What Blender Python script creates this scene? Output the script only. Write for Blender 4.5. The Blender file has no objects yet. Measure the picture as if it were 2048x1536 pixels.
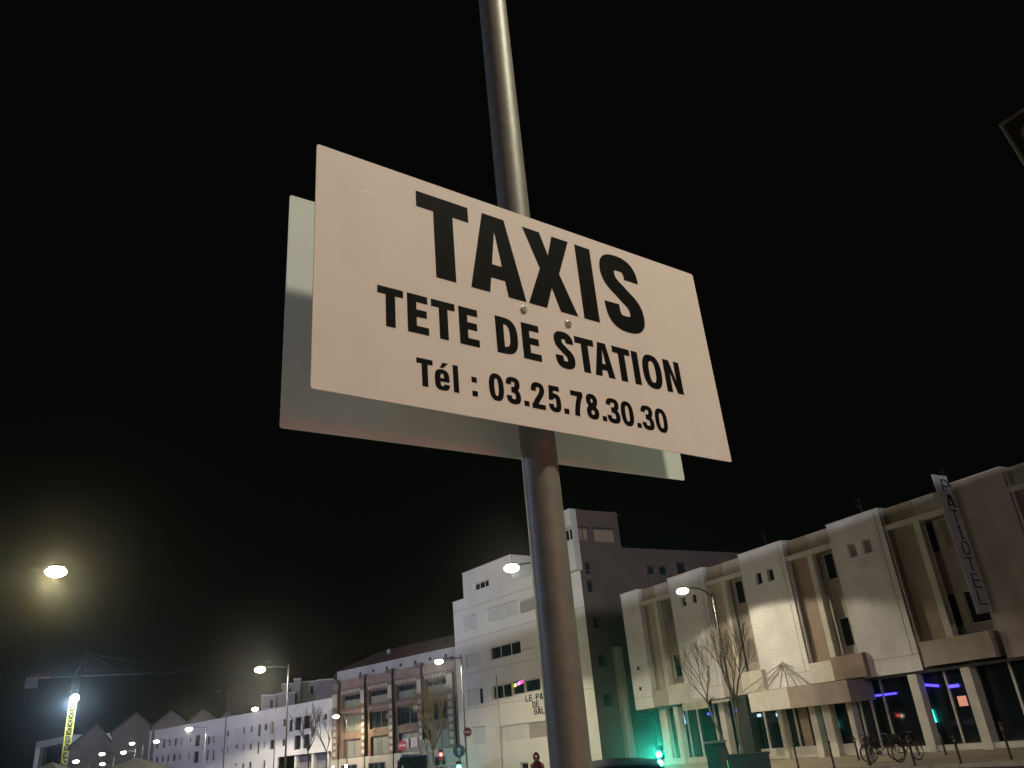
import bpy, math, random
from mathutils import Vector, Matrix
R = math.radians
sc = bpy.context.scene
C = sc.collection
random.seed(7)

# ------------------------------------------------------------------ camera
FPX, PITCH, ROLL, EYE = 1584.85, R(24.784), R(-5.237), 1.6
cf = Vector((0, math.cos(PITCH), math.sin(PITCH)))
cu0 = Vector((0, -math.sin(PITCH), math.cos(PITCH)))
cr0 = Vector((1, 0, 0))
cr = cr0 * math.cos(ROLL) + cu0 * math.sin(ROLL)
cu = -cr0 * math.sin(ROLL) + cu0 * math.cos(ROLL)
CAM = Vector((0, 0, EYE))
cd = bpy.data.cameras.new('camera')
cam = bpy.data.objects.new('camera', cd)
C.objects.link(cam)
M4 = Matrix((cr, cu, -cf)).transposed().to_4x4()
M4.translation = CAM
cam.matrix_world = M4
cd.sensor_width = 36
cd.lens = FPX / 2048 * 36
cd.clip_start = 0.05
cd.clip_end = 2000
sc.camera = cam

# ------------------------------------------------------------------ world / exposure
w = bpy.data.worlds.new('World')
sc.world = w
w.use_nodes = True
bg = w.node_tree.nodes['Background']
bg.inputs[0].default_value = (0.85, 1.0, 0.8, 1)
bg.inputs[1].default_value = 0.0016
sc.view_settings.view_transform = 'Standard'
sc.view_settings.look = 'None'
sc.view_settings.exposure = 0
sc.view_settings.gamma = 1
sc.cycles.use_denoising = True
sc.cycles.sample_clamp_indirect = 4
sc.cycles.max_bounces = 6
sc.cycles.volume_bounces = 0

GLARE_HAZE = 0.00042

# ------------------------------------------------------------------ lights
def lamp(name, loc, watts, col, size=None, aim=None, radius=0.12, blend=0.15):
    l = bpy.data.lights.new(name, 'SPOT' if size else 'POINT')
    l.energy = watts
    l.color = col
    l.shadow_soft_size = radius
    if size:
        l.spot_size = R(size)
        l.spot_blend = blend
    o = bpy.data.objects.new(name, l)
    C.objects.link(o)
    o.location = loc
    if aim is not None:
        o.rotation_euler = Vector(aim).to_track_quat('-Z', 'Y').to_euler()
    return o

# ------------------------------------------------------------------ helpers
def ray(x, y):
    return cf + cr * ((x - 1024) / FPX) + cu * ((768 - y) / FPX)
def at(x, y, D):
    """point seen at pixel x,y (2048 wide photo) at horizontal distance D metres"""
    d = ray(x, y)
    return CAM + d * (D / math.hypot(d.x, d.y))
def atz(x, y, z):
    d = ray(x, y)
    return CAM + d * ((z - EYE) / d.z)

class Fr:
    """facade frame: u along the facade to the picture's right, z up, d out of the wall"""
    def __init__(s, o, az):
        a = R(az)
        s.o = Vector((o[0], o[1]))
        s.U = Vector((math.sin(a), math.cos(a)))
        s.N = Vector((-s.U.y, s.U.x))
        if (Vector((0, 0)) - s.o).dot(s.N) < 0:
            s.N = -s.N
        c = -s.o
        s.cu, s.cd = c.dot(s.U), c.dot(s.N)
    def P(s, u, z, d=0.0):
        q = s.o + s.U * u + s.N * d
        return Vector((q.x, q.y, z))
    def m(s, u, z, d):
        k = (s.cd - d) / s.cd
        return s.cu + (u - s.cu) * k, EYE + (z - EYE) * k
    def uz(s, x, y, d=0.0):
        r_ = ray(x, y)
        o = s.o + s.N * d
        t = o.dot(s.N) / Vector((r_.x, r_.y)).dot(s.N)
        P = CAM + r_ * t
        return (Vector((P.x, P.y)) - s.o).dot(s.U), P.z
    def pr(s, x0, x1, y0, y1, d=0.0):
        u0, z0 = s.uz(x0, y1, d)
        u1, z1 = s.uz(x1, y0, d)
        return u0, u1, z0, z1

class MB:
    def __init__(s):
        s.v, s.f, s.sm = [], [], []
    def quad(s, a, b, c, d, sm=False):
        n = len(s.v)
        s.v += [Vector(a), Vector(b), Vector(c), Vector(d)]
        s.f.append((n, n + 1, n + 2, n + 3)); s.sm.append(sm)
    def poly(s, pts, sm=False):
        n = len(s.v)
        s.v += [Vector(p) for p in pts]
        s.f.append(tuple(range(n, n + len(pts)))); s.sm.append(sm)
    def hexa(s, p):  # 8 pts: bottom 4, top 4
        n = len(s.v)
        s.v += [Vector(q) for q in p]
        for f in ((3, 2, 1, 0), (4, 5, 6, 7), (0, 1, 5, 4), (1, 2, 6, 5), (2, 3, 7, 6), (3, 0, 4, 7)):
            s.f.append(tuple(n + i for i in f)); s.sm.append(False)
        return s
    def box(s, x0, x1, y0, y1, z0, z1):
        return s.hexa([(x0, y0, z0), (x1, y0, z0), (x1, y1, z0), (x0, y1, z0), (x0, y0, z1), (x1, y0, z1), (x1, y1, z1), (x0, y1, z1)])
    def fbox(s, F, u0, u1, z0, z1, d0, d1):
        return s.hexa([F.P(u0, z0, d0), F.P(u1, z0, d0), F.P(u1, z0, d1), F.P(u0, z0, d1),
                       F.P(u0, z1, d0), F.P(u1, z1, d0), F.P(u1, z1, d1), F.P(u0, z1, d1)])
    def tube(s, pts, r, n=8, r1=None, cap=True, closed=False):
        pts = [Vector(p) for p in pts]
        k = len(pts)
        rings = []
        up = Vector((0, 0, 1))
        prev = None
        for i, p in enumerate(pts):
            if closed:
                t = pts[(i + 1) % k] - pts[i - 1]
            else:
                t = pts[min(i + 1, k - 1)] - pts[max(i - 1, 0)]
            if t.length < 1e-9: t = Vector((0, 0, 1))
            t.normalize()
            if prev is None:
                a = t.cross(up)
                if a.length < .05: a = t.cross(Vector((1, 0, 0)))
            else:
                a = prev - t * prev.dot(t)
                if a.length < 1e-4: a = t.cross(up)
            a.normalize(); prev = a
            b = t.cross(a)
            rr = r if r1 is None else r + (r1 - r) * i / (k - 1)
            base = len(s.v)
            for j in range(n):
                an = 2 * math.pi * j / n
                s.v.append(p + a * (rr * math.cos(an)) + b * (rr * math.sin(an)))
            rings.append(base)
        m = k if closed else k - 1
        for i in range(m):
            A, B = rings[i], rings[(i + 1) % k]
            for j in range(n):
                s.f.append((A + j, A + (j + 1) % n, B + (j + 1) % n, B + j)); s.sm.append(True)
        if cap and not closed:
            s.f.append(tuple(rings[0] + j for j in range(n))[::-1]); s.sm.append(False)
            s.f.append(tuple(rings[-1] + j for j in range(n))); s.sm.append(False)
        return s
    def lathe(s, prof, c=(0, 0, 0), n=16, ax='z'):
        c = Vector(c); base = len(s.v)
        for (r_, h) in prof:
            for j in range(n):
                a = 2 * math.pi * j / n
                x, y = r_ * math.cos(a), r_ * math.sin(a)
                s.v.append(c + (Vector((x, y, h)) if ax == 'z' else Vector((x, h, y)) if ax == 'y' else Vector((h, x, y))))
        for i in range(len(prof) - 1):
            for j in range(n):
                a, b = base + i * n, base + (i + 1) * n
                s.f.append((a + j, a + (j + 1) % n, b + (j + 1) % n, b + j)); s.sm.append(True)
        if prof[0][0] > 1e-6: s.f.append(tuple(base + j for j in range(n))[::-1]); s.sm.append(False)
        if prof[-1][0] > 1e-6: s.f.append(tuple(base + (len(prof) - 1) * n + j for j in range(n))); s.sm.append(False)
        return s
    def ball(s, c, rx, ry, rz, n=12, m=8):
        c = Vector(c); base = len(s.v)
        for i in range(m + 1):
            t = math.pi * i / m
            for j in range(n):
                a = 2 * math.pi * j / n
                s.v.append(c + Vector((rx * math.sin(t) * math.cos(a), ry * math.sin(t) * math.sin(a), rz * math.cos(t))))
        for i in range(m):
            for j in range(n):
                s.f.append((base + i * n + j, base + (i + 1) * n + j, base + (i + 1) * n + (j + 1) % n, base + i * n + (j + 1) % n)); s.sm.append(True)
        return s
    def build(s, name, mat, parent=None, bevel=0):
        base = Vector((0, 0, 0))
        if parent is not None:
            q = parent
            while q is not None:
                base = base + q.location; q = q.parent
        me = bpy.data.meshes.new(name)
        me.from_pydata([v - base for v in s.v], [], s.f)
        me.polygons.foreach_set('use_smooth', s.sm)
        me.materials.append(mat)
        me.update()
        o = bpy.data.objects.new(name, me)
        C.objects.link(o)
        o.parent = parent
        if bevel:
            b = o.modifiers.new('bevel', 'BEVEL'); b.width = bevel; b.segments = 2; b.limit_method = 'ANGLE'
        return o

def tag(o, label=None, cat=None, group=None, kind=None):
    if label: o['label'] = label
    if cat: o['category'] = cat
    if group: o['group'] = group
    if kind: o['kind'] = kind
    return o
def empty(name, loc, label, cat, group=None):
    o = bpy.data.objects.new(name, None)
    C.objects.link(o)
    o.location = loc
    o.empty_display_size = .2
    return tag(o, label, cat, group)
def copy_tree(o, parent=None):
    c = o.copy(); C.objects.link(c); c.parent = parent
    for ch in list(o.children): copy_tree(ch, c)
    return c

# ------------------------------------------------------------------ materials
def mat(name, col, rough=.7, metal=0., var=.12, scale=3., bump=0., spec=.4, dirt=None, stretch=None):
    m = bpy.data.materials.new(name); m.use_nodes = True
    nt = m.node_tree; N = nt.nodes; b = N['Principled BSDF']
    tc = N.new('ShaderNodeTexCoord'); no = N.new('ShaderNodeTexNoise')
    no.inputs['Scale'].default_value = scale; no.inputs['Detail'].default_value = 6
    src = tc.outputs['Object']
    if stretch:
        mp = N.new('ShaderNodeMapping'); mp.inputs['Scale'].default_value = stretch
        nt.links.new(src, mp.inputs[0]); src = mp.outputs[0]
    nt.links.new(src, no.inputs['Vector'])
    mx = N.new('ShaderNodeMix'); mx.data_type = 'RGBA'
    lo = [c * (1 - var) for c in col]; hi = [min(1, c * (1 + var)) for c in col]
    mx.inputs[6].default_value = (*lo, 1); mx.inputs[7].default_value = (*hi, 1)
    rr = N.new('ShaderNodeMapRange'); rr.inputs[1].default_value = .3; rr.inputs[2].default_value = .7
    nt.links.new(no.outputs[0], rr.inputs[0]); nt.links.new(rr.outputs[0], mx.inputs[0])
    out = mx.outputs[2]
    if dirt:
        n2 = N.new('ShaderNodeTexNoise'); n2.inputs['Scale'].default_value = dirt[1]; n2.inputs['Detail'].default_value = 8
        mp = N.new('ShaderNodeMapping'); mp.inputs['Scale'].default_value = (1, 1, .25)
        nt.links.new(tc.outputs['Object'], mp.inputs[0]); nt.links.new(mp.outputs[0], n2.inputs['Vector'])
        r2 = N.new('ShaderNodeMapRange'); r2.inputs[1].default_value = .52; r2.inputs[2].default_value = .75; r2.inputs[4].default_value = dirt[0]
        nt.links.new(n2.outputs[0], r2.inputs[0])
        m2 = N.new('ShaderNodeMix'); m2.data_type = 'RGBA'
        m2.inputs[7].default_value = (*[c * .55 for c in col], 1)
        nt.links.new(r2.outputs[0], m2.inputs[0]); nt.links.new(out, m2.inputs[6]); out = m2.outputs[2]
    nt.links.new(out, b.inputs['Base Color'])
    b.inputs['Roughness'].default_value = rough
    b.inputs['Metallic'].default_value = metal
    b.inputs['Specular IOR Level'].default_value = spec
    if bump:
        bp = N.new('ShaderNodeBump'); bp.inputs['Strength'].default_value = bump; bp.inputs['Distance'].default_value = .02
        nt.links.new(no.outputs[0], bp.inputs['Height']); nt.links.new(bp.outputs[0], b.inputs['Normal'])
    return m

def courses(m, period, dark, thick=.06, sub=None):
    """thin horizontal joints every `period` metres (and staggered vertical ones when sub is given)"""
    nt = m.node_tree; N = nt.nodes; b = N['Principled BSDF']
    src = b.inputs['Base Color'].links[0].from_socket
    tc = N.new('ShaderNodeTexCoord'); sp = N.new('ShaderNodeSeparateXYZ')
    nt.links.new(tc.outputs['Object'], sp.inputs[0])
    mo = N.new('ShaderNodeMath'); mo.operation = 'DIVIDE'; mo.inputs[1].default_value = period
    nt.links.new(sp.outputs[2], mo.inputs[0])
    fr = N.new('ShaderNodeMath'); fr.operation = 'FRACT'; nt.links.new(mo.outputs[0], fr.inputs[0])
    lt = N.new('ShaderNodeMath'); lt.operation = 'LESS_THAN'; lt.inputs[1].default_value = thick
    nt.links.new(fr.outputs[0], lt.inputs[0])
    f = lt.outputs[0]
    mx = N.new('ShaderNodeMix'); mx.data_type = 'RGBA'; mx.blend_type = 'MULTIPLY'
    mx.inputs[7].default_value = (dark, dark, dark, 1)
    nt.links.new(f, mx.inputs[0]); nt.links.new(src, mx.inputs[6]); nt.links.new(mx.outputs[2], b.inputs['Base Color'])
    return m

def emis(name, col, s):
    m = bpy.data.materials.new(name); m.use_nodes = True
    b = m.node_tree.nodes['Principled BSDF']
    b.inputs['Base Color'].default_value = (*[min(.8, c) for c in col], 1)
    b.inputs['Emission Color'].default_value = (*col, 1)
    b.inputs['Emission Strength'].default_value = s
    return m

def brick(name, c1, c2, mortar, scale=1.):
    m = bpy.data.materials.new(name); m.use_nodes = True
    nt = m.node_tree; N = nt.nodes; b = N['Principled BSDF']
    tc = N.new('ShaderNodeTexCoord'); sp = N.new('ShaderNodeSeparateXYZ'); cb = N.new('ShaderNodeCombineXYZ')
    nt.links.new(tc.outputs['Object'], sp.inputs[0])
    nt.links.new(sp.outputs[0], cb.inputs[0]); nt.links.new(sp.outputs[2], cb.inputs[1])
    t = N.new('ShaderNodeTexBrick'); t.inputs['Scale'].default_value = scale
    t.inputs['Color1'].default_value = (*c1, 1); t.inputs['Color2'].default_value = (*c2, 1); t.inputs['Mortar'].default_value = (*mortar, 1)
    t.inputs['Brick Width'].default_value = .3; t.inputs['Row Height'].default_value = .1; t.inputs['Mortar Size'].default_value = .008
    nt.links.new(cb.outputs[0], t.inputs['Vector'])
    no = N.new('ShaderNodeTexNoise'); no.inputs['Scale'].default_value = .7; no.inputs['Detail'].default_value = 5
    nt.links.new(tc.outputs['Object'], no.inputs['Vector'])
    mx = N.new('ShaderNodeMix'); mx.data_type = 'RGBA'; mx.blend_type = 'MULTIPLY'; mx.inputs[0].default_value = .7
    cr_ = N.new('ShaderNodeValToRGB'); cr_.color_ramp.elements[0].position = .3; cr_.color_ramp.elements[0].color = (.45, .45, .45, 1); cr_.color_ramp.elements[1].position = .7
    nt.links.new(no.outputs[0], cr_.inputs[0]); nt.links.new(t.outputs[0], mx.inputs[6]); nt.links.new(cr_.outputs[0], mx.inputs[7])
    nt.links.new(mx.outputs[2], b.inputs['Base Color']); b.inputs['Roughness'].default_value = .85
    return m

def glassmat(name, col=(.02, .025, .03), rough=.08, spec=.6):
    return mat(name, col, rough, 0, .3, .8, spec=spec)

Mt = dict(
    panel=mat('white_enamel', (.80, .738, .72), .62, 0, .02, 7, spec=.2, dirt=(.09, 9)),  # pinkish base: partly aged film, partly the reddish light on it
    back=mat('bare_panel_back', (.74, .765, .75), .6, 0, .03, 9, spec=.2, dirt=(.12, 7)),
    ink=mat('black_vinyl', (.004, .004, .004), .65, 0, .5, 60, spec=.06),
    edge=mat('folded_edge', (.75, .72, .66), .4, .3, .05, 20),
    pole=mat('painted_steel_pole', (.23, .23, .215), .5, .25, .12, 30, bump=.05, dirt=(.25, 30), spec=.45),
    zinc=mat('zinc_bolt', (.60, .60, .57), .4, .45, .15, 80, bump=.1),
    steel=mat('lamp_post_steel', (.13, .13, .125), .5, .4, .15, 5),
    dark=mat('dark_metal', (.03, .03, .032), .5, .2, .2, 8),
    hood=mat('lamp_hood', (.16, .16, .15), .5, .3, .1, 6),
    tile=courses(mat('white_cladding', (.68, .655, .65), .6, 0, .14, .7, dirt=(.8, .5)), .19, .80, .1),
    brown=mat('brown_render', (.31, .235, .18), .75, 0, .14, 1.3, dirt=(.4, .7)),
    tan=mat('tan_render', (.41, .35, .285), .75, 0, .12, 1.4, dirt=(.4, .7)),
    cream=mat('cream_render', (.57, .54, .48), .7, 0, .12, 1.2, dirt=(.45, .8)),
    recess=mat('recess_render', (.41, .37, .32), .8, 0, .15, 1.5, dirt=(.4, .8)),
    wframe=mat('window_frame_paint', (.55, .53, .5), .5, 0, .08, 4),
    dframe=mat('dark_window_frame', (.09, .09, .09), .5, 0, .1, 4),
    glass=glassmat('dark_glass'),
    curtain=mat('drawn_curtain', (.30, .26, .22), .9, 0, .25, 6, stretch=(6, 6, .4)),
    shopglass=glassmat('shopfront_glass', (.012, .016, .02), .04, .7),
    white=mat('white_render', (.70, .68, .64), .75, 0, .08, .35, dirt=(.28, .3)),
    wing=mat('grey_brown_render', (.34, .31, .29), .8, 0, .12, .4, dirt=(.3, .5)),
    shutter=courses(mat('roller_shutter', (.62, .61, .59), .6, 0, .05, 2), .06, .8, .2),
    greyshutter=courses(mat('grey_shutter', (.19, .20, .165), .6, 0, .08, 2), .12, .8, .2),
    brick=brick('orange_brick', (.24, .15, .10), (.18, .11, .075), (.24, .22, .18)),
    pinkbrick=mat('pink_brick_band', (.25, .175, .15), .8, 0, .2, .8),
    stone=mat('pale_stone', (.40, .37, .31), .8, 0, .15, 1, dirt=(.4, .6)),
    attic=mat('attic_render', (.36, .355, .33), .8, 0, .1, .5, dirt=(.3, .4)),
    rooftile=mat('clay_roof', (.10, .05, .038), .85, 0, .3, 1.5),
    greyroof=mat('grey_roof', (.12, .115, .10), .85, 0, .2, .8),
    gable=mat('gable_wall', (.17, .15, .13), .85, 0, .2, .5),
    beige=mat('beige_wall', (.40, .36, .33), .8, 0, .12, .3),
    asphalt=mat('asphalt', (.05, .05, .05), .85, 0, .3, 8, bump=.3),
    paving=mat('sandy_paving', (.40, .34, .25), .85, 0, .18, 1.2, bump=.1, dirt=(.35, .9)),
    kerb=mat('kerb_stone', (.34, .32, .29), .8, 0, .15, 4),
    bark=mat('bare_bark', (.17, .135, .09), .9, 0, .25, 9),
    barkl=mat('pale_bark', (.26, .21, .13), .9, 0, .25, 9),
    leaf=mat('hedge_leaf', (.035, .07, .04), .7, 0, .4, 5),
    yellow=mat('crane_yellow', (.50, .43, .09), .5, 0, .1, 2),
    jib=mat('crane_grey', (.022, .022, .022), .6, 0, .15, 1),
    cranered=mat('crane_red', (.10, .018, .014), .6, 0, .15, 1),
    concrete=mat('concrete', (.38, .36, .33), .85, 0, .15, 2),
    tent=mat('tent_fabric', (.33, .33, .33), .8, 0, .08, 1),
    red=mat('sign_red', (.22, .025, .03), .5, 0, .1, 4),
    blue=mat('sign_blue', (.02, .055, .14), .5, 0, .1, 4),
    signwhite=mat('sign_white', (.42, .42, .42), .5, 0, .05, 4),
    rubber=mat('tyre_rubber', (.02, .02, .02), .8, 0, .2, 9),
    chrome=mat('spoke_metal', (.4, .4, .4), .35, .9, .1, 9),
    bike=mat('bicycle_paint', (.06, .035, .03), .45, .2, .2, 4),
    carpaint=mat('car_paint_blue', (.03, .05, .14), .25, .3, .08, 3, spec=.6),
    carglass=glassmat('car_glass', (.015, .02, .03), .05),
    coat=mat('dark_red_coat', (.13, .018, .025), .85, 0, .2, 12),
    skin=mat('skin', (.48, .30, .22), .6, 0, .08, 9),
    trouser=mat('dark_trousers', (.03, .03, .04), .9, 0, .2, 9),
    kiosk=mat('dark_cabinet', (.05, .055, .065), .5, .2, .15, 3),
    kioskred=mat('dark_red_side', (.28, .05, .045), .5, 0, .15, 3),
    greybox=mat('grey_cabinet', (.17, .17, .17), .6, 0, .12, 3),
    awning=mat('awning_canvas', (.50, .47, .38), .85, 0, .1, 3),
    e_lamp=emis('lamp_lens_lit', (1, .93, .70), 30),
    e_lampw=emis('lamp_lens_white', (1, .95, .82), 22),
    e_flood=emis('floodlight_lit', (.72, .88, 1), 60),
    e_off=mat('unlit_lens', (.45, .43, .38), .35, 0, .05, 5),
    e_green=emis('green_signal', (.05, 1, .62), 30),
    e_red=emis('red_signal', (1, .10, .09), 8),
    e_blue=emis('blue_neon', (.07, .05, 1), 3.0),
    e_cyan=emis('cyan_led', (.05, .95, .75), 3),
    e_cold=emis('cold_display', (.45, .7, .95), 1.2),
    e_pink=emis('pink_notice', (.9, .35, .25), .45),
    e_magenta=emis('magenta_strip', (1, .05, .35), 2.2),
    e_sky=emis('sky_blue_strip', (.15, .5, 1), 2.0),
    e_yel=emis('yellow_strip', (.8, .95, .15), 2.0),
    sheet=mat('pale_poster', (.50, .45, .47), .8, 0, .1, 3),
)

# ------------------------------------------------------------------ lettering
def superell(cx, cy, a, b, n=2.5, k=48, t0=0, t1=2 * math.pi):
    out = []
    for i in range(k):
        t = t0 + (t1 - t0) * i / (k if abs(t1 - t0 - 2 * math.pi) < 1e-6 else k - 1)
        c, s_ = math.cos(t), math.sin(t)
        out.append((cx + a * math.copysign(abs(c) ** (2 / n), c), cy + b * math.copysign(abs(s_) ** (2 / n), s_)))
    return out
def bez(pts, k=14):
    """chain of cubic segments: p0,c1,c2,p3,c1,c2,p6..."""
    out = [pts[0]]
    for i in range(0, len(pts) - 1, 3):
        a, b, c, d = pts[i:i + 4]
        for j in range(1, k + 1):
            t = j / k; s_ = 1 - t
            out.append(tuple(s_ ** 3 * a[q] + 3 * s_ * s_ * t * b[q] + 3 * s_ * t * t * c[q] + t ** 3 * d[q] for q in (0, 1)))
    return out
def stroke(cl, a, b):
    """elliptical pen: half width a sideways, b up-down"""
    L, Rr = [], []
    for i, p in enumerate(cl):
        q0, q1 = cl[max(i - 1, 0)], cl[min(i + 1, len(cl) - 1)]
        tx, ty = q1[0] - q0[0], q1[1] - q0[1]
        nx, ny = -ty, tx
        s_ = math.sqrt((a * nx) ** 2 + (b * ny) ** 2) or 1e-9
        ox, oy = a * a * nx / s_, b * b * ny / s_
        L.append((p[0] + ox, p[1] + oy)); Rr.append((p[0] - ox, p[1] - oy))
    return ('strip', L, Rr)
def glyph(ch, x0, x1, y0, y1, t, b):
    """list of shapes; a shape is a list of contours (outer + holes)"""
    w, h = x1 - x0, y1 - y0
    X = lambda f: x0 + w * f
    Y = lambda f: y0 + h * f
    cx = (x0 + x1) / 2
    a, bb = t / 2, b / 2
    l, r_ = x0 + a, x1 - a
    bo, to = y0 + bb, y1 - bb
    if ch == 'T':
        return [[[(x0, y1), (x1, y1), (x1, y1 - b), (cx + a, y1 - b), (cx + a, y0), (cx - a, y0), (cx - a, y1 - b), (x0, y1 - b)]]]
    if ch in 'Il':
        return [[[(x0, y0), (x1, y0), (x1, y1), (x0, y1)]]]
    if ch == 'L':
        return [[[(x0, y0), (x1, y0), (x1, y0 + b), (x0 + t, y0 + b), (x0 + t, y1), (x0, y1)]]]
    if ch == 'E':
        m = Y(.52)
        return [[[(x0, y0), (x1, y0), (x1, y0 + b), (x0 + t, y0 + b), (x0 + t, m - bb), (X(.92), m - bb), (X(.92), m + bb), (x0 + t, m + bb), (x0 + t, y1 - b), (X(.97), y1 - b), (X(.97), y1), (x0, y1)]]]
    if ch == 'A':
        s_ = w * .205
        ay = Y(.19); by = ay + b * .95
        # outer legs slope
        def xo(y): return (x0 + (cx - s_ - x0) * (y - y0) / h)
        k = t * 1.0
        ap = Y(.80)
        ix = lambda y: xo(y0) + k + ((cx) - (xo(y0) + k)) * (y - y0) / (ap - y0)
        mir = lambda x: 2 * cx - x
        outer = [(x0, y0), (x0 + k, y0), (ix(ay), ay), (mir(ix(ay)), ay), (x1 - k, y0), (x1, y0), (cx + s_, y1), (cx - s_, y1)]
        return [[outer, [(ix(by), by), (cx, ap), (mir(ix(by)), by)]]]
    if ch == 'X':
        return [[[(x0, y0), (X(.36), y0), (X(.505), Y(.285)), (X(.64), y0), (x1, y0), (X(.70), Y(.50)), (X(.985), y1), (X(.63), y1), (X(.505), Y(.715)), (X(.37), y1), (X(.02), y1), (X(.30), Y(.50))]]]
    if ch == 'N':
        return [[[(x0, y0), (x0 + t * .92, y0), (x0 + t * .92, Y(.62)), (x1 - t * 1.02, y0), (x1, y0), (x1, y1), (x1 - t * .92, y1), (x1 - t * .92, Y(.38)), (x0 + t * 1.02, y1), (x0, y1)]]]
    if ch in 'O0':
        return [[superell(cx, (y0 + y1) / 2, w / 2, h / 2, 2.5), superell(cx, (y0 + y1) / 2, w / 2 - t, h / 2 - b, 2.6)]]
    if ch == 'D':
        def half(xl, xr, yb, yt, n):
            rx = min((xr - xl), (yt - yb) * .42)
            pts = superell(xr - rx, (yt + yb) / 2, rx, (yt - yb) / 2, n, 24, -math.pi / 2, math.pi / 2)
            return [(xl, yb)] + pts + [(xl, yt)]
        return [[half(x0, x1, y0, y1, 2.7), half(x0 + t, x1 - t, y0 + b, y1 - b, 3.0)]]
    if ch == 'P':
        def half(xl, xr, yb, yt):
            return [(xl, yb)] + superell(xl + (xr - xl) * .45, (yt + yb) / 2, (xr - xl) * .55, (yt - yb) / 2, 2.3, 18, -math.pi / 2, math.pi / 2) + [(xl, yt)]
        o = half(x0 + t, x1, Y(.42), y1)
        return [[[(x0, y0), (x0 + t, y0)] + o[0:] + [(x0, y1)], half(x0 + t, x1 - t, Y(.42) + b, y1 - b)]]
    if ch == '.':
        return [[[(x0, y0), (x1, y0), (x1, y1), (x0, y1)]]]
    if ch == 'S':
        cl = bez([(r_ - w * .01, Y(.70)), (r_, Y(.86)), (cx + w * .20, to), (cx - w * .01, to), (cx - w * .24, to), (l, Y(.87)), (l, Y(.755)), (l, Y(.60)), (cx - w * .08, Y(.555)), (cx, Y(.50)),
                  (cx + w * .12, Y(.43)), (r_, Y(.40)), (r_, Y(.245)), (r_, Y(.13)), (cx + w * .24, bo), (cx, bo), (cx - w * .22, bo), (l, Y(.14)), (l, Y(.335))])
        return [stroke(cl, a * 1.06, bb * 1.12)]
    if ch == '3':
        up = bez([(l, Y(.71)), (l, Y(.88)), (cx - w * .2, to), (cx, to), (cx + w * .22, to), (r_ - w * .02, Y(.90)), (r_ - w * .02, Y(.76)), (r_ - w * .02, Y(.60)), (cx + w * .15, Y(.535)), (cx - w * .14, Y(.535))])
        lo = bez([(cx - w * .14, Y(.515)), (cx + w * .18, Y(.515)), (r_, Y(.45)), (r_, Y(.28)), (r_, Y(.12)), (cx + w * .22, bo), (cx, bo), (cx - w * .22, bo), (l, Y(.12)), (l, Y(.30))])
        return [stroke(up, a, bb), stroke(lo, a, bb)]
    if ch == '2':
        cl = bez([(l, Y(.66)), (l, Y(.86)), (cx - w * .2, to), (cx, to), (cx + w * .22, to), (r_, Y(.88)), (r_, Y(.73)), (r_, Y(.52)), (l + w * .10, Y(.32)), (l + w * .03, Y(.06))])
        return [stroke(cl, a, bb), [[(x0, y0), (x1, y0), (x1, y0 + b), (x0, y0 + b)]]]
    if ch == '5':
        bowl = bez([(x0 + t * 1.05, Y(.53)), (cx - w * .08, Y(.625)), (cx + w * .05, Y(.63)), (cx + w * .08, Y(.61)), (cx + w * .3, Y(.60)), (r_, Y(.5)), (r_, Y(.34)), (r_, Y(.12)), (cx + w * .2, bo), (cx, bo), (cx - w * .22, bo), (l, Y(.12)), (l, Y(.29))])
        return [[[(X(.10), y1), (X(.94), y1), (X(.94), y1 - b * 1.05), (X(.10), y1 - b * 1.05)]],
                [[(X(.03), Y(.43)), (X(.03) + t, Y(.46)), (X(.10) + t * .9, y1 - b), (X(.10), y1 - b)]], stroke(bowl, a, bb)]
    if ch == '7':
        cl = bez([(r_ - w * .02, Y(.84)), (cx + w * .10, Y(.62)), (cx - w * .04, Y(.36)), (cx - w * .10, y0)])
        return [[[(x0, y1), (x1, y1), (x1, y1 - b * 1.1), (x0, y1 - b * 1.1)]], stroke(cl, a * 1.05, bb)]
    if ch == '8':
        pts = []
        for i in range(60):
            tt = 2 * math.pi * i / 60
            pts.append(tt)
        yu, yl = Y(.735), Y(.27)
        hu, hl = Y(1) - yu, yl - Y(0)
        def hw(y):
            o = 0
            if abs(y - yu) < hu: o = max(o, .455 * w * (1 - abs((y - yu) / hu) ** 2.3) ** (1 / 2.3))
            if abs(y - yl) < hl: o = max(o, .5 * w * (1 - abs((y - yl) / hl) ** 2.3) ** (1 / 2.3))
            return max(o, .33 * w if abs(y - Y(.52)) < h * .06 else 0)
        ys = [y0 + h * (.5 - .5 * math.cos(math.pi * i / 50)) for i in range(51)]
        rt = [(cx + hw(y), y) for y in ys]
        return [[rt + [(2 * cx - p[0], p[1]) for p in rt[1:-1]][::-1], superell(cx, yu - h * .005, .455 * w - t, hu - b, 2.2, 20), superell(cx, yl, .5 * w - t, hl - b, 2.2, 24)]]
    if ch == 'e':
        cl = bez([(r_, Y(.30)), (r_, Y(.10)), (cx + w * .2, bo), (cx, bo), (cx - w * .25, bo), (l, Y(.15)), (l, Y(.5)), (l, Y(.85)), (cx - w * .25, to), (cx, to), (cx + w * .26, to), (r_, Y(.85)), (r_, Y(.45))])
        return [stroke(cl, a, bb), [[(x0 + t * .8, Y(.42)), (x1 - t * .1, Y(.42)), (x1 - t * .1, Y(.42) + b * .75), (x0 + t * .8, Y(.42) + b * .75)]]]
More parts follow.
